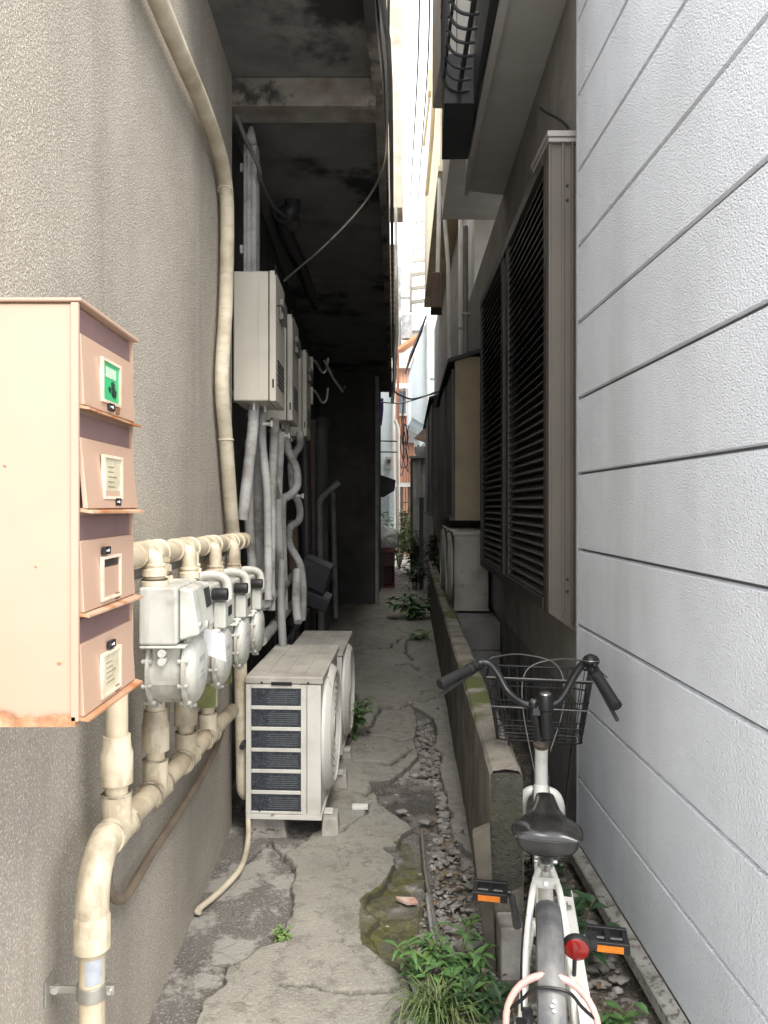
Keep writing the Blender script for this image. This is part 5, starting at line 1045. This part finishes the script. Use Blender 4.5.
obj('brake_drum',MB().lathe((0,.035,.255),(0,.06,.255),[(0,.045),(.3,.05),(1,.048),(1,0)],24),blackp,BK)
obj('rear_cable',MB().tube([(.33,.02,.44),(.22,.05,.43),(.1,.062,.35),(.02,.06,.29)],.003,6,sub=4),blackp,BK)
CL=thing('cable_lock','pink coated cable lock looped around the rear wheel of the bicycle','lock',(.39,1.64,.3),0)
CL.location=(0,0,0); OFF[CL.name]=Vector()
hv=Vector((.2,.98,0)).normalized(); lv=Vector((-.98,.2,0)).normalized(); o0=Vector((.408,1.73,0))
def bw(x,y,z): return o0+hv*x+lv*y+Vector((0,0,z))
lp=[]
for k in range(25):
    a=R(-35+250*k/24); lp.append(bw(-.165+.02*math.sin(a),.092*math.cos(a),.345+.092*math.sin(a)+.04))
obj('cable',MB().tube(lp,.0072,10),pinkcable,CL)
obj('lock_bar',MB().tube([bw(-.16,.088,.405),bw(-.17,.06,.435),bw(-.178,.03,.468),bw(-.178,-.03,.468),bw(-.17,-.06,.435),bw(-.16,-.09,.405)],.0035,8,sub=4),wire_m,CL)
obj('lock_barrel',MB().cyl(bw(-.16,.066,.30),bw(-.16,.060,.385),.012,seg=14),blackp,CL)
# ------------------------------------------------------------------ plants
def leafy(name,label,c,n,h,spread,lw_,m,seed,cat='plant',fold=.3,stems=7,asp=(2.2,4.2)):
    rnd=random.Random(seed); t=thing(name,label,cat,c,0,None,True); mb=MB(); sm=MB(); c=Vector(c)
    for s in range(stems):
        a=rnd.uniform(0,6.28); q=rnd.uniform(.25,1)
        tip=c+Vector((math.cos(a)*spread*q,math.sin(a)*spread*q,h*rnd.uniform(.55,1.05)))
        mid=c.lerp(tip,.5)+Vector((0,0,h*.18)); pts,_=smooth([c+Vector((math.cos(a)*.01,math.sin(a)*.01,-.01)),mid,tip],5)
        sm.tube(pts,.0022 if h<.5 else .005,5)
        for k in range(max(1,n//stems)):
            p=pts[min(len(pts)-1,int(len(pts)*(.25+.75*rnd.random())))]
            b=rnd.uniform(0,6.28); l=lw_*rnd.uniform(*asp); w=lw_*rnd.uniform(.7,1.15); up=rnd.uniform(-.1,.7)
            d=Vector((math.cos(b),math.sin(b),up)).normalized()*l; dr=Vector((0,0,-l*rnd.uniform(.1,.45)))
            mb.strip([p,p+d*.3,p+d*.65+dr*.35,p+d+dr],[w*.12,w*.85,w*.7,w*.05])
    obj('foliage',mb,m,t,sharp=180); obj('stem',sm,stem_m,t)
    return t
def tuft(name,label,c,n,h,spread,m,seed,w=.0028):
    rnd=random.Random(seed); mb=MB(); c=Vector(c)
    for k in range(n):
        a=rnd.uniform(0,6.28); q=rnd.uniform(.15,1); hh=h*rnd.uniform(.5,1.1)
        b=c+Vector((rnd.gauss(0,.022),rnd.gauss(0,.02),0)); d=Vector((math.cos(a),math.sin(a),0))*spread*q
        mb.strip([b,b+d*.25+Vector((0,0,hh*.6)),b+d*.65+Vector((0,0,hh*.85)),b+d+Vector((0,0,hh*(1-q*.75)))],[w,w*.9,w*.7,w*.1])
    return tag(obj(name,mb,m,sharp=180),label,'plant')
leafy('leafy_weed','big bright leafy weed beside the grass tuft at the foot of the wooden stake',(.265,2.28,0),190,.15,.145,.0105,leaf_a,11,stems=20,asp=(3.5,6.5))
leafy('leafy_weed','dark lance-leaved weed low between the grass tuft and the bicycle',(.31,2.17,0),120,.10,.12,.0105,leaf_b,12,stems=18,asp=(4,7))
leafy('leafy_weed','small leafy weed on the path edge left of the grass tuft',(.15,2.30,.01),60,.11,.08,.009,leaf_a,13,stems=9,asp=(3.5,6))
tuft('grass_tuft','spiky arching grass tuft at the front of the plants by the path',(.20,2.13,0),240,.13,.18,grass_m,21)
leafy('small_weed','tiny green clover-like weed in the pavement crack',(-.29,2.54,.01),90,.028,.045,.006,leaf_c,14,stems=12)
leafy('leafy_weed','leafy weed growing beside the fan of the farther outdoor unit',(-.10,4.72,.0),160,.26,.15,.016,leaf_a,15,stems=16,asp=(3,5))
leafy('leafy_weed','low broad-leaved weed on the path edge far along the low wall',(.60,9.6,.0),110,.3,.34,.05,leaf_a,16,stems=14)
leafy('leafy_weed','small pale weed beside the path nearer than the broad-leaved one',(.53,8.2,.0),40,.1,.2,.03,leaf_c,17,stems=9)
for k,(x,y,n,h,s,m,lab) in enumerate(((.70,17.2,700,1.3,.55,leaf_c,'tall pale bushy weed filling the far alley behind the crate'),(.45,16.2,420,.9,.4,leaf_c,'mid-green bushy weed just right of the crate at the far end'),(.92,15.6,420,.9,.36,leaf_c,'yellow-green weed against the tin fence post'),(1.12,12.2,240,.85,.34,leaf_b,'dark bushy weed behind the far end of the low wall'),(1.05,10.3,140,.75,.26,leaf_a,'leafy weed behind the low wall past the outdoor units'),(.80,13.0,120,.42,.26,leaf_b,'low dark weed around the thin black post'))):
    leafy('weed_bush',lab,(x,y,0),n,h,s,.035,m,30+k,stems=22)
leafy('leafy_weed','green weed by the siding base flashing to the right of the chain guard',(.66,2.42,0),60,.22,.11,.02,leaf_b,41,stems=9)
leafy('leafy_weed','small weed right of the bicycle rear wheel at the frame bottom',(.60,1.98,0),50,.16,.1,.016,leaf_a,42,stems=9)
leafy('leafy_weed','dark weed under the basket between low wall and siding',(.66,2.95,0),60,.2,.12,.02,leaf_b,43,stems=9)
# ------------------------------------------------------------------ camera and light
cam=bpy.data.cameras.new('camera'); co=bpy.data.objects.new('camera',cam); COL.objects.link(co); SC.camera=co
co.location=(0,0,CH); co.rotation_euler=(R(90),0,0)
cam.sensor_fit='VERTICAL'; cam.sensor_height=36; cam.lens=27; cam.clip_start=.05; cam.clip_end=600
cam.shift_x=(384-368)/1024; cam.shift_y=(505-512)/1024
w=bpy.data.worlds.new('World'); SC.world=w; w.use_nodes=True; nt=w.node_tree
sk=nt.nodes.new('ShaderNodeTexSky'); sk.sky_type='NISHITA'; sk.sun_disc=False
to_sun=Vector((.24,-.52,.82)).normalized()
sk.sun_elevation=math.asin(to_sun.z); sk.sun_rotation=math.atan2(to_sun.x,to_sun.y); sk.air_density=1.0; sk.dust_density=4.0; sk.ozone_density=1.0
# thin bright cloud over the clear sky
tc=nt.nodes.new('ShaderNodeTexCoord'); cn=nt.nodes.new('ShaderNodeTexNoise'); cn.inputs['Scale'].default_value=2.2; cn.inputs['Detail'].default_value=6; nt.links.new(tc.outputs['Generated'],cn.inputs['Vector'])
cr=nt.nodes.new('ShaderNodeMapRange'); cr.inputs['From Min'].default_value=.3; cr.inputs['From Max'].default_value=.7; cr.inputs['To Min'].default_value=.72; cr.inputs['To Max'].default_value=.97; nt.links.new(cn.outputs['Fac'],cr.inputs['Value'])
mx=nt.nodes.new('ShaderNodeMix'); mx.data_type='RGBA'; nt.links.new(cr.outputs[0],mx.inputs['Factor']); nt.links.new(sk.outputs[0],mx.inputs[6]); mx.inputs[7].default_value=(8.2,8.3,8.5,1)
nt.links.new(mx.outputs[2],nt.nodes['Background'].inputs[0]); nt.nodes['Background'].inputs[1].default_value=.15
sl=bpy.data.lights.new('sun','SUN'); so=bpy.data.objects.new('sun',sl); COL.objects.link(so)
sl.energy=1.5; sl.angle=R(34); sl.color=(1,.95,.88); so.rotation_euler=(-to_sun).to_track_quat('-Z','Y').to_euler()
SC.view_settings.view_transform='Standard'; SC.view_settings.look='None'; SC.view_settings.gamma=1; SC.view_settings.use_curve_mapping=False
SC.view_settings.exposure=1.66
SC.cycles.max_bounces=10; SC.cycles.diffuse_bounces=6
